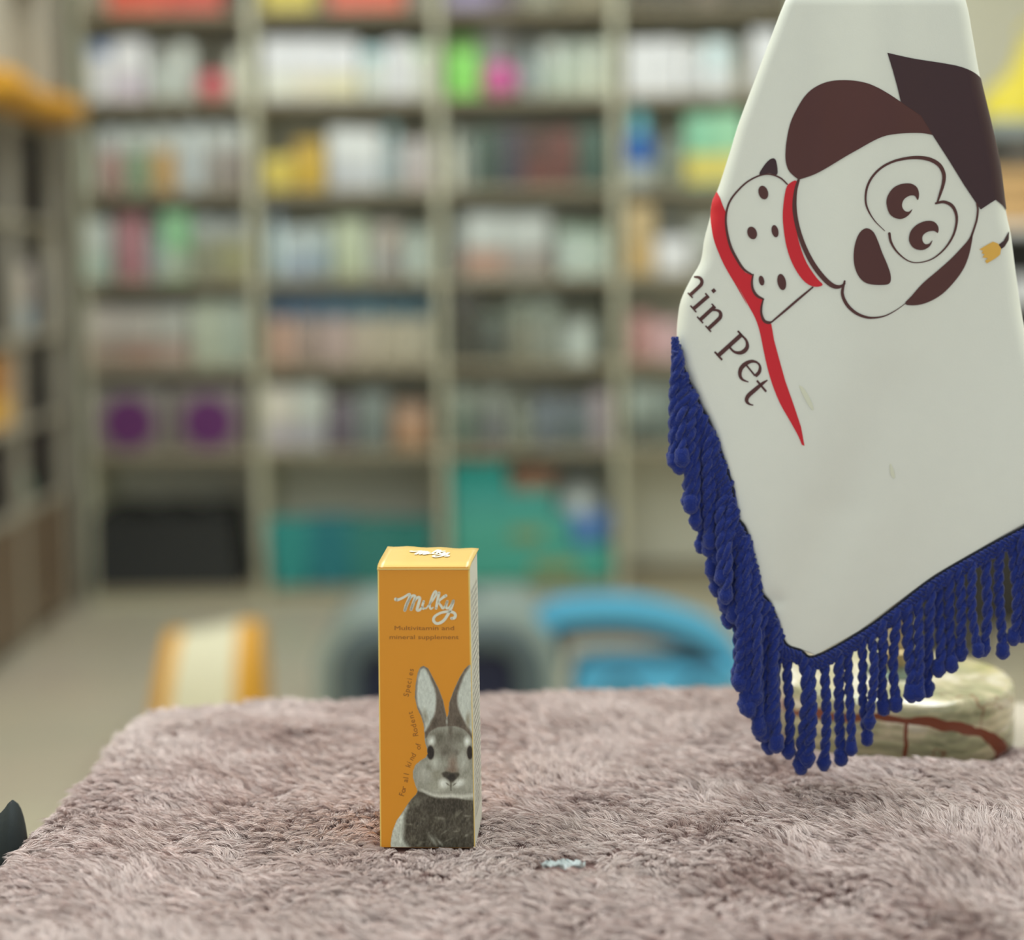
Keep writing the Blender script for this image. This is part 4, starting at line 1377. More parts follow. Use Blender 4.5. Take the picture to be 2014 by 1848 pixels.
# ears
pol([(600, 700), (592, 600), (572, 530), (537, 450), (517, 350), (525, 240), (545, 130), (568, 82), (598, 68), (640, 92), (680, 175), (730, 275), (768, 380), (788, 480), (800, 600), (720, 620), (650, 660), (612, 720)], (88, 78, 66), 10)
pol([(600, 660), (600, 590), (575, 500), (540, 420), (532, 330), (540, 230), (556, 130), (590, 88), (625, 110), (665, 200), (700, 300), (705, 400), (690, 500), (650, 590)], (172, 177, 167), 22)
blob(608, 520, 34, 90, (128, 126, 110), .9, -.2)
blob(560, 120, 14, 70, (120, 120, 108), .9, .15)
pol([(790, 600), (812, 500), (820, 400), (860, 290), (910, 180), (958, 98), (995, 62), (1060, 50), (1060, 760), (1000, 690), (950, 640), (880, 612)], (86, 76, 64), 10)
pol([(895, 330), (930, 220), (975, 120), (1060, 60), (1060, 700), (1000, 640), (940, 540), (900, 440)], (170, 174, 163), 22)
blob(985, 560, 28, 110, (126, 120, 100), .9, .05)
blob(905, 560, 40, 70, (72, 64, 52), .9, -.5)
blob(690, 580, 50, 60, (72, 64, 52), .9, .5)
blob(798, 570, 14, 50, (150, 150, 138), .9)
# fur grain
g1 = streak(9, 22, 31); g2 = streak(5, 9, 32); g3 = streak(22, 60, 33)
dark = (Y > 1250)
amp = np.where(dark, 15, 8)
img = img + (amp * g1 + amp * .7 * g2 + amp * .6 * g3)[..., None]
img = np.clip(img, 14, 225)
dm = pdist(X, Y, RAB)
lay(np.clip(1 - dm / 9, 0, 1) * .45, (176, 172, 150))
maskv = dm > -1.5
L_ = (img / 255.0)
L_ = np.where(L_ <= .04045, L_ / 12.92, ((L_ + .055) / 1.055) ** 2.4) / .58
nx_, ny_ = X.shape
vi = np.arange(nx_ * ny_).reshape(nx_, ny_)
fm = maskv[:-1, :-1] & maskv[1:, :-1] & maskv[1:, 1:] & maskv[:-1, 1:] & (X[1:, 1:] <= 1030)
fq = np.stack([vi[:-1, :-1][fm], vi[1:, :-1][fm], vi[1:, 1:][fm], vi[:-1, 1:][fm]], 1)
usedv = np.unique(fq)
rm = np.zeros(nx_ * ny_, int); rm[usedv] = np.arange(len(usedv))
xs, ys_ = X.ravel()[usedv], Y.ravel()[usedv]
me = bpy.data.meshes.new('rabbit_picture')
vv = []
for x, y in zip(xs, ys_):
    s, t_ = c2_(x, y)
    s = min(s, .992); t_ = max(t_, .001)
    vv.append(tuple(cface(s, t_, .00009)))
me.from_pydata(vv, [], [tuple(int(k) for k in f) for f in rm[fq]])
ca = me.color_attributes.new('print', 'FLOAT_COLOR', 'POINT')
cc = np.ones((len(usedv), 4), np.float32); cc[:, :3] = L_.reshape(-1, 3)[usedv]
ca.data.foreach_set('color', cc.ravel())
m = bpy.data.materials.new('rabbit print'); m.use_nodes = True
nt = m.node_tree
a = nt.nodes.new('ShaderNodeAttribute'); a.attribute_name = 'print'
nt.links.new(a.outputs['Color'], nt.nodes['Principled BSDF'].inputs['Base Color'])
nt.nodes['Principled BSDF'].inputs['Roughness'].default_value = .45
ro = link('rabbit_picture', me, m, cart)
ro['label'] = 'printed grey rabbit with upright ears'

# =================================================================== flag stand and flag
def onyx():
    m = bpy.data.materials.new('onyx marble'); m.use_nodes = True
    nt = m.node_tree; b = nt.nodes['Principled BSDF']
    N = nt.nodes.new; Lk = nt.links.new
    tc = N('ShaderNodeTexCoord')
    n1 = N('ShaderNodeTexNoise'); n1.inputs['Scale'].default_value = 22; n1.inputs['Detail'].default_value = 5; n1.inputs['Distortion'].default_value = 1.2
    mp = N('ShaderNodeMapping'); mp.inputs['Scale'].default_value = (1, 1, 3.0); mp.inputs['Location'].default_value = (.013, .02, .4)
    Lk(tc.outputs['Object'], mp.inputs['Vector']); Lk(mp.outputs['Vector'], n1.inputs['Vector'])
    cr = N('ShaderNodeValToRGB')
    e = cr.color_ramp.elements
    e[0].position = .30; e[0].color = (.24, .24, .13, 1)
    e[1].position = .66; e[1].color = (.84, .77, .64, 1)
    x = cr.color_ramp.elements.new(.42); x.color = (.40, .38, .22, 1)
    x = cr.color_ramp.elements.new(.53); x.color = (.62, .53, .34, 1)
    Lk(n1.outputs['Fac'], cr.inputs['Fac'])
    wv_ = N('ShaderNodeTexWave'); wv_.bands_direction = 'Z'; wv_.inputs['Scale'].default_value = 60; wv_.inputs['Distortion'].default_value = 6; wv_.inputs['Detail'].default_value = 3
    Lk(tc.outputs['Object'], wv_.inputs['Vector'])
    mx = N('ShaderNodeMix'); mx.data_type = 'RGBA'; mx.blend_type = 'MULTIPLY'; mx.inputs[0].default_value = .28
    Lk(cr.outputs['Color'], mx.inputs[6]); Lk(wv_.outputs['Color'], mx.inputs[7])
    # rust veins: an arch on the front and noise contours elsewhere
    sx = N('ShaderNodeSeparateXYZ')
    nd = N('ShaderNodeTexNoise'); nd.inputs['Scale'].default_value = 60
    Lk(tc.outputs['Object'], nd.inputs['Vector'])
    ad = N('ShaderNodeVectorMath'); ad.operation = 'MULTIPLY_ADD'
    ad.inputs[1].default_value = (.006, .006, .006)
    Lk(nd.outputs['Color'], ad.inputs[0]); Lk(tc.outputs['Object'], ad.inputs[2])
    Lk(ad.outputs[0], sx.inputs[0])

    def mth(op, a, b2=None):
        q_ = N('ShaderNodeMath'); q_.operation = op
        for i, v in enumerate((a, b2)):
            if v is None:
                continue
            if isinstance(v, (int, float)):
                q_.inputs[i].default_value = v
            else:
                Lk(v, q_.inputs[i])
        return q_.outputs[0]
    ex = mth('DIVIDE', mth('ADD', sx.outputs['X'], .014), .062)
    ez = mth('DIVIDE', mth('SUBTRACT', sx.outputs['Z'], .001), .0285)
    rr_ = mth('SQRT', mth('ADD', mth('POWER', mth('ABSOLUTE', ex), 2.0), mth('MULTIPLY', ez, ez)))
    dv = mth('ABSOLUTE', mth('SUBTRACT', rr_, 1.0))
    v1 = mth('LESS_THAN', dv, mth('ADD', .015, mth('MULTIPLY', nd.outputs['Fac'], .11)))
    v1 = mth('MULTIPLY', v1, mth('LESS_THAN', sx.outputs['Y'], .02))
    v2 = mth('MULTIPLY', mth('LESS_THAN', mth('ABSOLUTE', mth('ADD', sx.outputs['X'], .0065)), .0011), mth('LESS_THAN', sx.outputs['Z'], .029))
    v2 = mth('MULTIPLY', v2, mth('LESS_THAN', sx.outputs['Y'], -.03))
    nv = N('ShaderNodeTexNoise'); nv.inputs['Scale'].default_value = 14; nv.inputs['Detail'].default_value = 4
    Lk(tc.outputs['Object'], nv.inputs['Vector'])
    v3 = mth('LESS_THAN', mth('ABSOLUTE', mth('SUBTRACT', nv.outputs['Fac'], .62)), .004)
    va = mth('MAXIMUM', mth('MAXIMUM', v1, v2), mth('MULTIPLY', v3, .5))
    m2 = N('ShaderNodeMix'); m2.data_type = 'RGBA'
    Lk(va, m2.inputs[0]); Lk(mx.outputs[2], m2.inputs[6]); m2.inputs[7].default_value = (.19, .045, .018, 1)
    Lk(m2.outputs[2], b.inputs['Base Color'])
    b.inputs['Roughness'].default_value = .12
    b.inputs['Subsurface Weight'].default_value = .08
    b.inputs['Subsurface Radius'].default_value = (.004, .004, .002)
    return m


stand = empty('flag_stand', tuple(BASE_C), 'round polished green-cream onyx base with brass flag pole', 'flag stand')
HB = .0340
mb = MB()
prof = [(1e-5, 0), (BASE_R * .96, 0), (BASE_R * .99, .0015)]
prof += [(BASE_R, .004), (BASE_R, HB - .0045)]
for k in range(1, 6):
    a = math.pi / 2 * k / 5
    prof.append((BASE_R - .0045 * (1 - math.cos(a)), HB - .0045 + .0045 * math.sin(a)))
prof.append((1e-5, HB + .0002))
mb.lathe(prof, n=72)
mb.obj('onyx_base', onyx(), stand, smooth=R_(40))
M_brass = mat('dull brass', (120, 104, 74), .35, metal=.8, k=.5)
M_nut = mat('grey green metal', (88, 98, 86), .3, metal=.7, k=.5)
mb = MB(); mb.lathe([(.0155, HB), (.016, HB + .0012), (.014, HB + .004), (.006, HB + .0045)], n=32); mb.obj('washer', M_nut, stand, smooth=R_(40))
mb = MB(); mb.lathe([(.0065, HB + .0045), (.0065, HB + .012), (.005, HB + .013)], n=6); mb.obj('hex_nut', M_brass, stand)
mb = MB()
prof = []
for k in range(18):
    prof += [(.0042, HB + .013 + k * .0012), (.0036, HB + .0136 + k * .0012)]
mb.lathe(prof, n=14); mb.obj('threaded_rod', M_brass, stand)
mb = MB(); mb.lathe([(.0034, HB + .034), (.0034, .405), (.003, .406)], n=16); mb.obj('pole', M_brass, stand, smooth=R_(40))
mb = MB(); mb.lathe([(.003, .405), (.006, .409), (.0085, .417), (.006, .426), (.001, .436)], n=20); mb.obj('finial', M_brass, stand, smooth=True)

# ---- the flag surface
DF = .722
LS = [(-300, 1665), (-200, 1640), (-100, 1592), (0, 1545), (82, 1513), (177, 1477), (245, 1452), (301, 1435), (369, 1413), (401, 1399), (425, 1397), (471, 1385), (514, 1378), (546, 1360),
      (585, 1341), (616, 1334), (665, 1331), (707, 1339), (741, 1352), (787, 1373), (832, 1396), (873, 1412), (925, 1430), (961, 1441), (1014, 1449), (1042, 1467), (1110, 1484), (1163, 1497),
      (1184, 1513), (1223, 1530), (1265, 1545), (1277, 1575), (1288, 1603)]
RS = [(-300, 1775), (-200, 1812), (-100, 1862), (0, 1899), (71, 1913), (149, 1927), (241, 1949), (319, 1966), (418, 1979), (461, 1988), (553, 2000), (640, 2014), (760, 2042), (880, 2072), (980, 2098),
      (1033, 2014), (1067, 1952), (1131, 1839), (1191, 1757), (1241, 1690), (1288, 1603)]
lv = np.array([a for a, b in LS]); lx = np.array([b for a, b in LS])
rvv = np.array([a for a, b in RS]); rx_ = np.array([b for a, b in RS])
_sl, _sr = spline(LS, 6), spline(RS, 6)
_i = int(np.searchsorted(_sr[:, 0], 970))
xLf = lambda v: float(np.interp(v, _sl[:, 0], _sl[:, 1]))
xRf = lambda v: float(np.interp(v, _sr[:, 0], _sr[:, 1]) if v < 970 else np.interp(v, rvv, rx_))


def rad(v):      # radius of the roll at the left fold, in pixels
    return float(np.interp(v, [-300, 0, 400, 620, 760, 900, 1288], [10, 20, 28, 32, 24, 14, 6]))


def radR(v):
    return float(np.interp(v, [-300, 0, 600, 980, 1100, 1288], [14, 26, 26, 14, 5, 3]))


PXM = DF / F
POLE_D = BASE_C.y - .012


def Dbase(u, v):
    d = DF
    d += -.0045 * math.exp(-((u - 1742 - .02 * v) / 62) ** 2) * max(0, 1 - max(0, v) / 760)
    d += .0030 * math.exp(-((u - 1590 - .05 * v) / 45) ** 2) * max(0, 1 - abs(v - 250) / 520)
    d += .0022 * math.sin((u - 1400) / 95 + v / 300)
    d += .0035 * math.exp(-((u - 1560 - (1250 - v) * .35) / 60) ** 2) * max(0, 1 - abs(v - 1000) / 300)
    d += .0012 * math.exp(-(((u - 1525) / 18) ** 2 + ((v - 1180) / 14) ** 2))
    if v < 0:
        t = min(1, -v / 300)
        d += (POLE_D - DF) * t ** 1.3 * .97
    return d


def flag3(u, v, lift=0.0):
    """point on the cloth's front, lifted along its outward normal"""
    xl, xr = xLf(v), xRf(v)
    u = min(max(u, xl + .2), xr - .2)
    d = Dbase(u, v)
    nx, ny = 0.0, -1.0
    r = rad(v); q_ = xl + r - u
    r2 = radR(v); q2 = u - (xr - r2)
    if v < 1180 and q_ > 0:
        q_ = min(q_, r * .9999)
        c = math.sqrt(r * r - q_ * q_)
        d = Dbase(xl + r, v) + (r - c) * PXM
        nx, ny = -q_ / r, -c / r
    elif v < 1180 and q2 > 0:
        q2 = min(q2, r2 * .9999)
        c = math.sqrt(r2 * r2 - q2 * q2)
        d = Dbase(xr - r2, v) + (r2 - c) * PXM
        nx, ny = q2 / r2, -c / r2
    return P(u, v, d) + Vector((nx, ny, 0)) * lift


fl = empty('table_flag', (0, 0, 0), 'white satin table flag with dog emblem and blue fringe', 'flag')
vs = np.concatenate([np.arange(-300, 0, 20), np.arange(0, 1180, 12), np.arange(1180, 1284, 5), [1286, 1287.7]])
rows = []
for v in vs:
    xl, xr = xLf(v), xRf(v)
    r, r2 = rad(v), radR(v)
    if xr - xl < (r + r2) * 1.05:
        f_ = (xr - xl) / ((r + r2) * 1.05)
        r, r2 = r * f_, r2 * f_
    row = []
    back = float(np.interp(v, [480, 640], [-75, 4]))     # how far the cloth wraps round behind the fold
    for ph in np.linspace(back, 84, 24):
        a = R_(ph)
        u = xl + r * (1 - math.cos(a))
        d = Dbase(xl + r, v) + r * (1 - math.sin(a)) * PXM
        row.append(P(u, v, d))
    for u in np.linspace(xl + r, xr - r2, 64):
        row.append(P(u, v, Dbase(u, v)))
    backr = float(np.interp(v, [700, 960], [-40, 10]))
    for ph in np.linspace(84, backr, 20):
        a = R_(ph)
        u = xr - r2 * (1 - math.cos(a))
        d = Dbase(xr - r2, v) + r2 * (1 - math.sin(a)) * PXM
        row.append(P(u, v, d))
    rows.append(row)
mb = MB(); mb.quadgrid(rows)
M_satin = mat('white satin', (190, 193, 180), .48, k=.60, vary=.015, vscale=120, bump=.06, bscale=1500, spec=.4, sheen=.1)
cl = mb.obj('cloth', M_satin, fl, smooth=True)
s_ = cl.modifiers.new('t', 'SOLIDIFY'); s_.thickness = .0004; s_.offset = 1
# which way do the normals look? thickness must grow away from the camera
me = cl.data
if sum(p.normal.y * p.area for p in me.polygons) < 0:
    s_.offset = -1
mb = MB()
tp = flag3((xLf(-290) + xRf(-290)) / 2, -290)
mb.tube([tp + Vector((-.003, -.0015, -.002)), tp + Vector((0, 0, .004)), Vector((BASE_C.x, BASE_C.y - .004, tp.z + .006))], .0016, 8)
mb.obj('tie_cord', mat('gold cord', (190, 150, 70), .5, k=.6), fl, smooth=True)

# ---- printed emblem
BR, RD, OG, DB, WH = 0, 1, 2, 3, 4
M_pr = [mat('emblem brown', (66, 32, 28), .55, k=.60, vary=.03), mat('emblem red', (172, 16, 28), .55, k=.60, vary=.02),
        mat('emblem orange', (216, 146, 60), .5, k=.60), mat('emblem dark brown', (46, 22, 26), .55, k=.60, vary=.03),
        M_satin]
pr = Print()
A = lambda pts: [(1300 + x / 2.8207, y / 2.8207) for x, y in pts]
B = lambda pts: [(1300 + x / 3.85, 520 + y / 3.85) for x, y in pts]
s3 = 1 / 2.8207
pr.fill(spline(A([(765, 997), (735, 975), (705, 940), (690, 880), (695, 790), (715, 690), (750, 610), (800, 530), (860, 480), (940, 450), (1040, 445), (1130, 458), (1200, 485),
                  (1270, 525), (1330, 565), (1395, 608), (1450, 645)]), 4).tolist() +
        spline(A([(1512, 750), (1440, 738), (1340, 740), (1250, 752), (1180, 780), (1100, 825), (1020, 870), (930, 925), (850, 968), (770, 995)]), 3).tolist(), 1, BR)
pr.fill(spline(A([(1255, 293), (1400, 325), (1560, 350), (1660, 370), (1730, 400), (1775, 440), (1792, 490), (1812, 590), (1838, 680)]), 4)[:-1].tolist() +
        A([(1866, 830), (1892, 965), (1906, 1080), (1912, 1165)]) +
        A([(1895, 1140), (1855, 1108), (1773, 1162), (1750, 1130), (1680, 1025), (1600, 895), (1510, 755), (1478, 700), (1440, 640), (1395, 610), (1330, 565), (1310, 480), (1285, 390)]), 2, DB)
def estroke(pts, ws, layer, mi):
    pr.stroke(pts, [v * 1.32 for v in ws], layer, mi)


# face contour, thick and thin
estroke(A([(762, 1000), (746, 1060), (740, 1150), (755, 1250), (790, 1360), (840, 1460), (900, 1540), (950, 1583), (990, 1590), (1020, 1572)]), [4, 5, 6.5, 6.5, 7, 7.5, 7.5, 7, 5, 2.2], 3, BR)
estroke(A([(1018, 1560), (1005, 1625), (1028, 1685), (1075, 1732), (1130, 1757), (1180, 1762), (1240, 1752), (1300, 1722), (1352, 1685)]), [3, 4.6, 5, 4.6, 4, 3, 2, 1.4, 1], 3, BR)
estroke(A([(1752, 1130), (1757, 1165), (1750, 1220), (1735, 1270), (1718, 1320)]), [2.5, 3, 3, 3, 3.5], 3, BR)
pr.blob(A([(1728, 1290), (1722, 1350), (1703, 1430), (1672, 1500), (1620, 1570), (1560, 1630), (1490, 1672), (1420, 1692), (1352, 1686), (1390, 1640), (1450, 1572), (1520, 1512), (1600, 1442), (1660, 1380), (1700, 1335)]), 3, BR, 3)
estroke(A([(1240, 1280), (1185, 1225), (1148, 1165), (1134, 1110), (1142, 1040), (1172, 980), (1222, 930), (1290, 895), (1370, 877), (1440, 875), (1500, 888), (1545, 918), (1568, 965), (1566, 1015), (1550, 1070), (1532, 1122)]),
          [1, 1.6, 2.6, 3, 3.4, 3.4, 3.4, 3.6, 4.4, 5.4, 6, 6, 5.6, 5, 4, 2.5], 3, BR)
estroke(A([(1524, 1128), (1568, 1120), (1612, 1140), (1636, 1185), (1638, 1240), (1618, 1310), (1572, 1380), (1505, 1435), (1430, 1456), (1370, 1446), (1312, 1400), (1276, 1345), (1266, 1295)]),
          [3, 4.5, 5, 4.4, 3.6, 3.2, 2.6, 2, 1.6, 1.8, 2.6, 3.6, 4], 3, BR)
pr.blob(A([(1250, 1130), (1256, 1088), (1285, 1045), (1330, 1021), (1385, 1018), (1420, 1040), (1431, 1078), (1424, 1110), (1408, 1087), (1378, 1086), (1347, 1106), (1336, 1140), (1350, 1168), (1374, 1174), (1394, 1160), (1376, 1190), (1340, 1213), (1300, 1210), (1266, 1184)]), 3, BR, 3)
pr.blob(A([(1375, 1320), (1386, 1280), (1420, 1245), (1470, 1225), (1515, 1230), (1538, 1260), (1535, 1292), (1515, 1281), (1480, 1285), (1452, 1306), (1450, 1335), (1466, 1354), (1488, 1350), (1505, 1332), (1490, 1366), (1450, 1387), (1405, 1378), (1381, 1350)]), 3, BR, 3)
pr.blob(A([(1145, 1266), (1178, 1287), (1202, 1335), (1226, 1400), (1256, 1470), (1274, 1530), (1266, 1572), (1220, 1580), (1150, 1574), (1108, 1548), (1080, 1500), (1068, 1440), (1072, 1370), (1090, 1310), (1115, 1276)]), 3, BR, 4)
# red ribbon
left_edge = A([(312, 1062), (290, 1105), (278, 1180), (282, 1260), (300, 1350), (350, 1470), (420, 1590), (480, 1695)]) + \
    B([(570, 140), (650, 290), (710, 400), (745, 500), (770, 620), (800, 760), (840, 900), (900, 1050), (980, 1190), (1040, 1300), (1074, 1385)])
right_edge = B([(1086, 1372), (1060, 1230), (1000, 1050), (940, 880), (890, 700), (855, 570), (835, 450)]) + \
    B([(800, 445), (768, 415), (758, 370), (764, 310), (775, 265), (740, 250), (700, 205), (686, 150), (693, 85), (640, 60), (590, 15)]) + \
    A([(460, 1500), (420, 1440), (385, 1370), (365, 1290), (357, 1225), (360, 1180), (343, 1140), (328, 1095)])
pr.fill(spline(left_edge, 3)[:-1].tolist() + right_edge, 1, RD)
pr.blob(A([(752, 1004), (715, 1015), (692, 1050), (677, 1150), (676, 1230), (690, 1340), (715, 1430), (755, 1510), (800, 1565), (850, 1590), (897, 1580), (862, 1540), (806, 1455), (770, 1360), (750, 1270), (744, 1180), (748, 1080)]), 2, RD, 3)
# bandana outline
estroke(A([(700, 1022), (660, 986), (600, 966), (540, 976), (470, 1015), (402, 1085), (370, 1145), (359, 1215), (366, 1290), (386, 1368), (420, 1436), (458, 1492), (503, 1522)]), [2.2, 2.4, 2.4, 2.4, 2.6, 2.8, 3, 3, 3.6, 4, 4, 3.4, 2.4], 3, BR)
estroke(B([(697, 75), (688, 130), (694, 185), (725, 235), (775, 262)]), [2, 3, 3.6, 4, 2.5], 3, BR)
estroke(B([(772, 268), (760, 320), (760, 375), (780, 425), (815, 440), (838, 434)]), [2, 3, 3.4, 4.2, 4.4, 2.5], 3, BR)
estroke(B([(838, 434), (940, 348), (1040, 262), (1148, 172)]), [2.4, 3.4, 3.4, 2.4], 3, BR)
pr.blob(A([(545, 968), (570, 920), (600, 887), (625, 878), (640, 900), (644, 968), (600, 960)]), 3, DB, 4)
for x, y, a, b_ in ((567, 1068, 27, 38), (505, 1292, 27, 35), (632, 1282, 19, 34), (557, 1556, 15, 27), (669, 1564, 24, 45)):
    pr.fill(A([(x + a * math.cos(s) + .15 * b_ * math.sin(s), y + b_ * math.sin(s)) for s in np.linspace(0, 2 * math.pi, 25)[:-1]]), 3, BR)
# tassel
pr.fill(A([(1927, 1282), (1925, 1330), (1903, 1368), (1880, 1386), (1868, 1360), (1898, 1336), (1920, 1292)]), 3, DB)
pr.fill(A([(1840, 1340), (1868, 1350), (1885, 1378), (1880, 1412), (1852, 1434), (1806, 1461), (1797, 1446), (1812, 1432), (1782, 1428), (1794, 1410), (1776, 1404), (1786, 1390), (1764, 1384), (1790, 1368)]), 4, OG)


def onflag(x, y, l):
    return flag3(x, y, .00026 + l * .00005)


pr.build('emblem', onflag, M_pr, fl, maxlen=3.6)
# lettering, drawn stroke by stroke (serif hand)
pr = Print()


def glyph(kind, ox, oy, upx, upy, sc):
    """ox,oy baseline start in the B crop; up vector; sc = cap height there"""
    n = math.hypot(upx, upy); ux, uy = upx / n, upy / n
    rx2, ry2 = -uy, ux

    def T(pts):
        return B([(ox + sc * (x * rx2 + y * ux), oy + sc * (x * ry2 + y * uy)) for x, y in pts])
    k = sc / 3.85
    S = lambda pts, w, n_=5: pr.stroke(T(pts), [q_ * k for q_ in (w if hasattr(w, '__len__') else [w] * len(pts))], 0, BR, n_, cap=False)
    if kind == 'P':
        S([(.14, 0), (.14, .5), (.14, 1)], .13, 2)
        S([(-.02, .025), (.32, .025)], .06, 1)
        S([(-.02, .975), (.2, .975)], .06, 1)
        S([(.1, .965), (.35, .975), (.52, .88), (.57, .73), (.52, .57), (.36, .46), (.14, .46)], [.06, .07, .11, .13, .11, .07, .06])
    if kind == 'i':
        S([(.12, 0), (.12, .33), (.12, .66)], .12, 2)
        S([(-.02, .025), (.26, .025)], .05, 1)
        S([(-.01, .635), (.14, .64)], .05, 1)
        S([(.045, .89), (.165, .89)], .12, 1)
    if kind == 'n':
        S([(.12, 0), (.12, .33), (.12, .66)], .12, 2)
        S([(-.02, .025), (.26, .025)], .05, 1); S([(-.01, .635), (.14, .64)], .05, 1)
        S([(.15, .50), (.25, .62), (.38, .65), (.48, .56), (.50, .40), (.50, 0)], [.05, .08, .1, .12, .12, .12])
        S([(.37, .025), (.63, .025)], .05, 1)
    if kind == 'm':
        S([(-.32, .52), (-.2, .62), (-.08, .62), (0, .54), (.02, .4), (.02, 0)], [.05, .09, .1, .11, .11, .11])
        S([(-.08, .025), (.14, .025)], .05, 1)
    if kind == 'e':
        S([(.08, .36), (.50, .36)], .05, 1)
        S([(.51, .36), (.49, .52), (.38, .64), (.25, .65), (.12, .56), (.06, .38), (.08, .18), (.2, .04), (.35, .01), (.52, .10)], [.10, .1, .07, .06, .09, .12, .12, .1, .07, .03])
    if kind == 't':
        S([(.19, .88), (.17, .7), (.17, .4), (.18, .15), (.26, .03), (.38, .03), (.48, .10)], [.03, .09, .12, .12, .1, .06, .03])
        S([(.0, .635), (.42, .635)], .06, 1)


glyph('m', 214, 232, 105, -98, 236)
glyph('i', 222, 318, 125, -108, 238)
glyph('n', 272, 402, 122, -112, 240)
glyph('P', 405, 668, 190, -172, 248)
glyph('e', 556, 800, 185, -150, 262)
glyph('t', 598, 985, 190, -160, 262)
for i, v in enumerate(pr.v):
    pr.v[i] = (max(v[0], xLf(v[1]) + .8), v[1], v[2])
pr.build('lettering', onflag, M_pr, fl, maxlen=4)
# faint stains
for pts in ([(1572, 758), (1582, 765), (1596, 790), (1600, 806), (1592, 800), (1578, 775)], [(1750, 912), (1757, 922), (1760, 940), (1752, 934)]):
    pr = Print()
    pr.blob(pts, 0, 0, 4)
    pr.build('faint_stain', onflag, [mat('pale stain', (184, 184, 164), .5, k=.6)], fl, maxlen=9)

# ---- fringe
M_cord = mat('royal blue yarn', (15, 33, 100), .8, k=.56, vary=.28, vscale=420, bump=1.0, bscale=1400, spec=.2, sheen=.3)
M_edgeline = mat('black edge line', (14, 16, 26), .8, k=.5)
EDGE = [(1329, 664), (1339, 707), (1352, 741), (1373, 787), (1396, 832), (1412, 873), (1430, 925), (1441, 961), (1449, 1014), (1467, 1042), (1484, 1110), (1497, 1163),
        (1513, 1184), (1530, 1223), (1545, 1265), (1575, 1278), (1603, 1290), (1690, 1243), (1757, 1195), (1839, 1133), (1952, 1068), (2014, 1035), (2098, 984)]
E_ = spline(EDGE, 6)
es = np.concatenate([[0], np.cumsum(np.hypot(*(E_[1:] - E_[:-1]).T))])


def edge(s):
    return np.interp(s, es, E_[:, 0]), np.interp(s, es, E_[:, 1])


def rope_mb(path, roff, rs_, pitch, strands=2, n=7, phase=0.0, fuzz=.0):
    mbx = MB()
    path = [Vector(p) for p in path]
    acc = [0]
    for a, b2 in zip(path, path[1:]):
        acc.append(acc[-1] + (b2 - a).length)
    for k in range(strands):
        pts = []
        for i, p in enumerate(path):
            tn = (path[min(i + 1, len(path) - 1)] - path[max(i - 1, 0)]).normalized()
            a = tn.cross(Vector((0, 1, 0))); a.normalize()
            b2 = tn.cross(a)
            an = phase + 2 * math.pi * (acc[i] / pitch + k / strands)
            pts.append(p + a * (roff * math.cos(an)) + b2 * (roff * math.sin(an)))
        mbx.tube(pts, [rs_ * (1 + fuzz * random.uniform(-1, 1)) for _ in pts], n)
    return mbx


def path_on_edge(s0, s1, drop, lift, step=3.0):
    pts = []
    for s in np.arange(s0, s1, step):
        x, y = edge(s)
        x2, y2 = edge(s + 2)
        tx_, ty_ = x2 - x, y2 - y
        n_ = math.hypot(tx_, ty_) + 1e-9
        ox, oy = -ty_ / n_, tx_ / n_
        tp_ = min(1, .1 + (s - s0) / 90) if s0 < 1 else 1
        ox, oy = ox * tp_, oy * tp_
        pts.append(P(x + ox * drop, y + oy * drop, Dbase(x, y) + .0006 - lift))
    return pts


S_END = es[-1] - 1
mb = MB(); mb.tube(path_on_edge(0, S_END, 0.0, .0006), .0006, 6); mb.obj('edge_line', M_edgeline, fl, smooth=True)  # thin black tube along the lower cloth edge
braid = rope_mb(path_on_edge(0, S_END, 8, .0008, 1.5), .0008, .00085, .0042, 2, 6, fuzz=.15)
b2_ = rope_mb(path_on_edge(0, S_END, 15, .0006, 1.5), .0008, .00085, .0042, 2, 6, 1.5, fuzz=.15)
b3_ = rope_mb(path_on_edge(0, S_END, 22, .0004, 1.5), .0008, .00085, .0042, 2, 6, 3.0, fuzz=.15)
for bb in (b2_, b3_):
    n0 = len(braid.v)
    braid.v += bb.v
    braid.f += [tuple(n0 + i for i in f) for f in bb.f]
    braid.mi += bb.mi
fringe = braid.obj('fringe_braid', M_cord, fl, smooth=True)

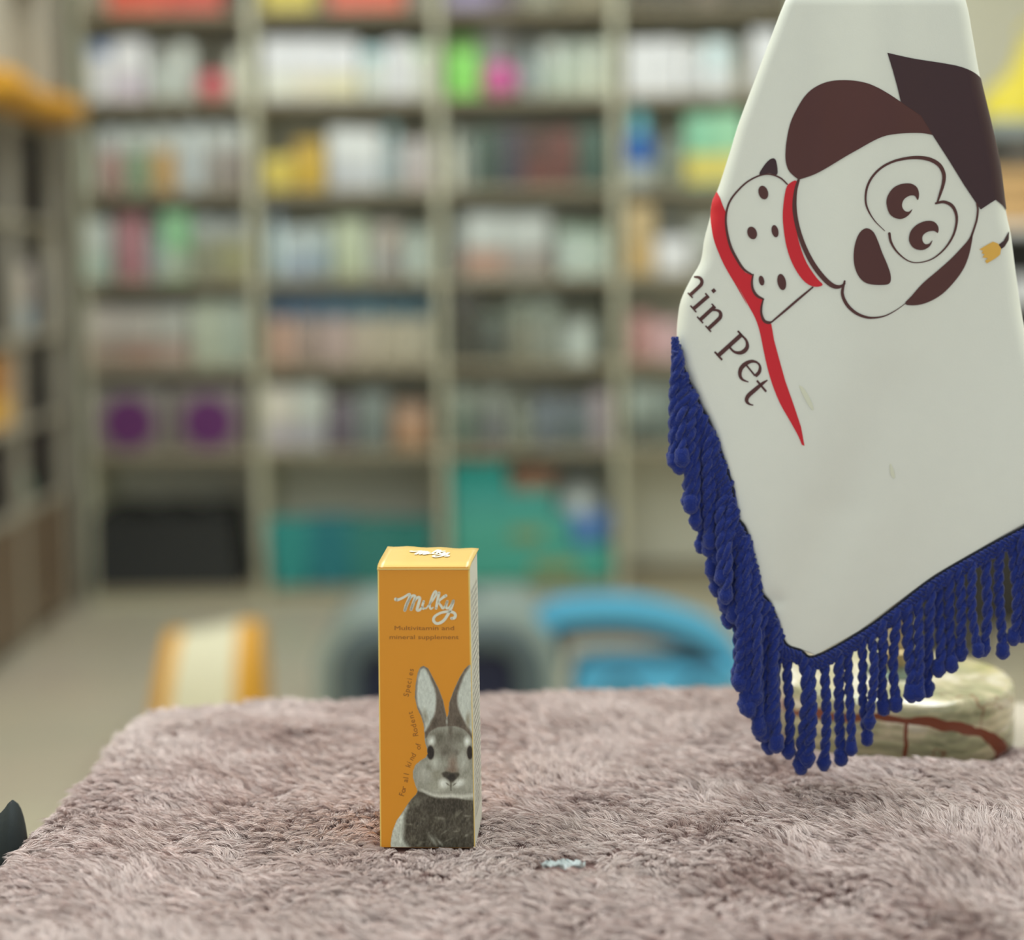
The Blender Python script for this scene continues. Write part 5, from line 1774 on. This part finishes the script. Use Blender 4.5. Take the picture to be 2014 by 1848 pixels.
ENVX = [1310, 1336, 1353, 1383, 1410, 1422, 1434, 1445, 1456, 1477, 1498, 1516, 1544, 1571, 1600, 1640, 1681, 1704, 1734, 1787, 1830, 1849, 1888, 1963, 1993, 2098]
ENVY = [900, 948, 1005, 1092, 1159, 1205, 1262, 1315, 1382, 1432, 1460, 1482, 1506, 1519, 1522, 1513, 1487, 1462, 1418, 1393, 1375, 1343, 1311, 1299, 1276, 1220]
s = 6.0
ci = 0
s_tip = float(np.interp(1603, E_[:150, 0], es[:150])) if False else None
while s < S_END - 4:
    x, y = edge(s)
    left = x < 1545
    bottom = 1545 <= x < 1640
    x2, y2 = edge(s + 4)
    slope = abs(y2 - y) / (math.hypot(x2 - x, y2 - y) + 1e-9)
    # hanging cord: its end follows the ragged lower outline of the fringe
    xo = x + (random.uniform(-20, 0) * min(1, s / 45) if left else random.uniform(-3, 3))
    ye = float(np.interp(xo, ENVX, ENVY))
    ln_ = ye - y - 10 - random.uniform(0, 1) ** 1.5 * (60 if left else 16)
    dd = Dbase(x, y)
    lift = random.uniform(-.003, .0035) if left else random.uniform(-.0015, .002)
    # the cords on the steep left edge stand off a little to the outside
    pts = []
    npt = 26
    amp = random.uniform(.5, 3.0) if left else random.uniform(1.5, 6.5); ph = random.uniform(0, 6.28); drift = random.uniform(-6, 6)
    for i in range(npt):
        a = i / (npt - 1)
        xx = x + (xo - x) * min(1, a * 3.5) + amp * math.sin(a * 5 + ph) * a ** .5 + drift * a
        yy_ = y + 8 + a * (ln_ - 8)
        pts.append(P(xx, yy_, dd + .0002 - lift * min(1, a * 3) - .001 * math.sin(a * 4 + ph)))
    thick = random.choice((1.0, 1.05, 1.15, .92))
    rp = rope_mb(pts, .0011 * thick, .00155 * thick, .0125 * random.uniform(.85, 1.2), 2, 7, random.uniform(0, 6.28), fuzz=.09)
    # the turned loop end
    e_ = pts[-1]
    rb = .00335 * thick
    rows = []
    for k in range(9):
        an = math.pi * k / 8
        rr1 = max(1e-5, rb * math.sin(an) * (1 + .12 * math.sin(k * 2.1 + ph)))
        rows.append([(e_.x + rr1 * math.cos(q_), e_.y + rr1 * .8 * math.sin(q_), e_.z + .0018 + rb * 1.35 * math.cos(an)) for q_ in np.linspace(0, 2 * math.pi, 13)[:-1]])
    rp.quadgrid(rows, closed_v=True)
    rp.obj('fringe_cord', M_cord, fringe, smooth=True)
    ci += 1
    s += (11.5 if left else 1.0 * random.choice((17, 21, 24, 29, 36)))
print('cords', ci, 'fur fibres', nf)
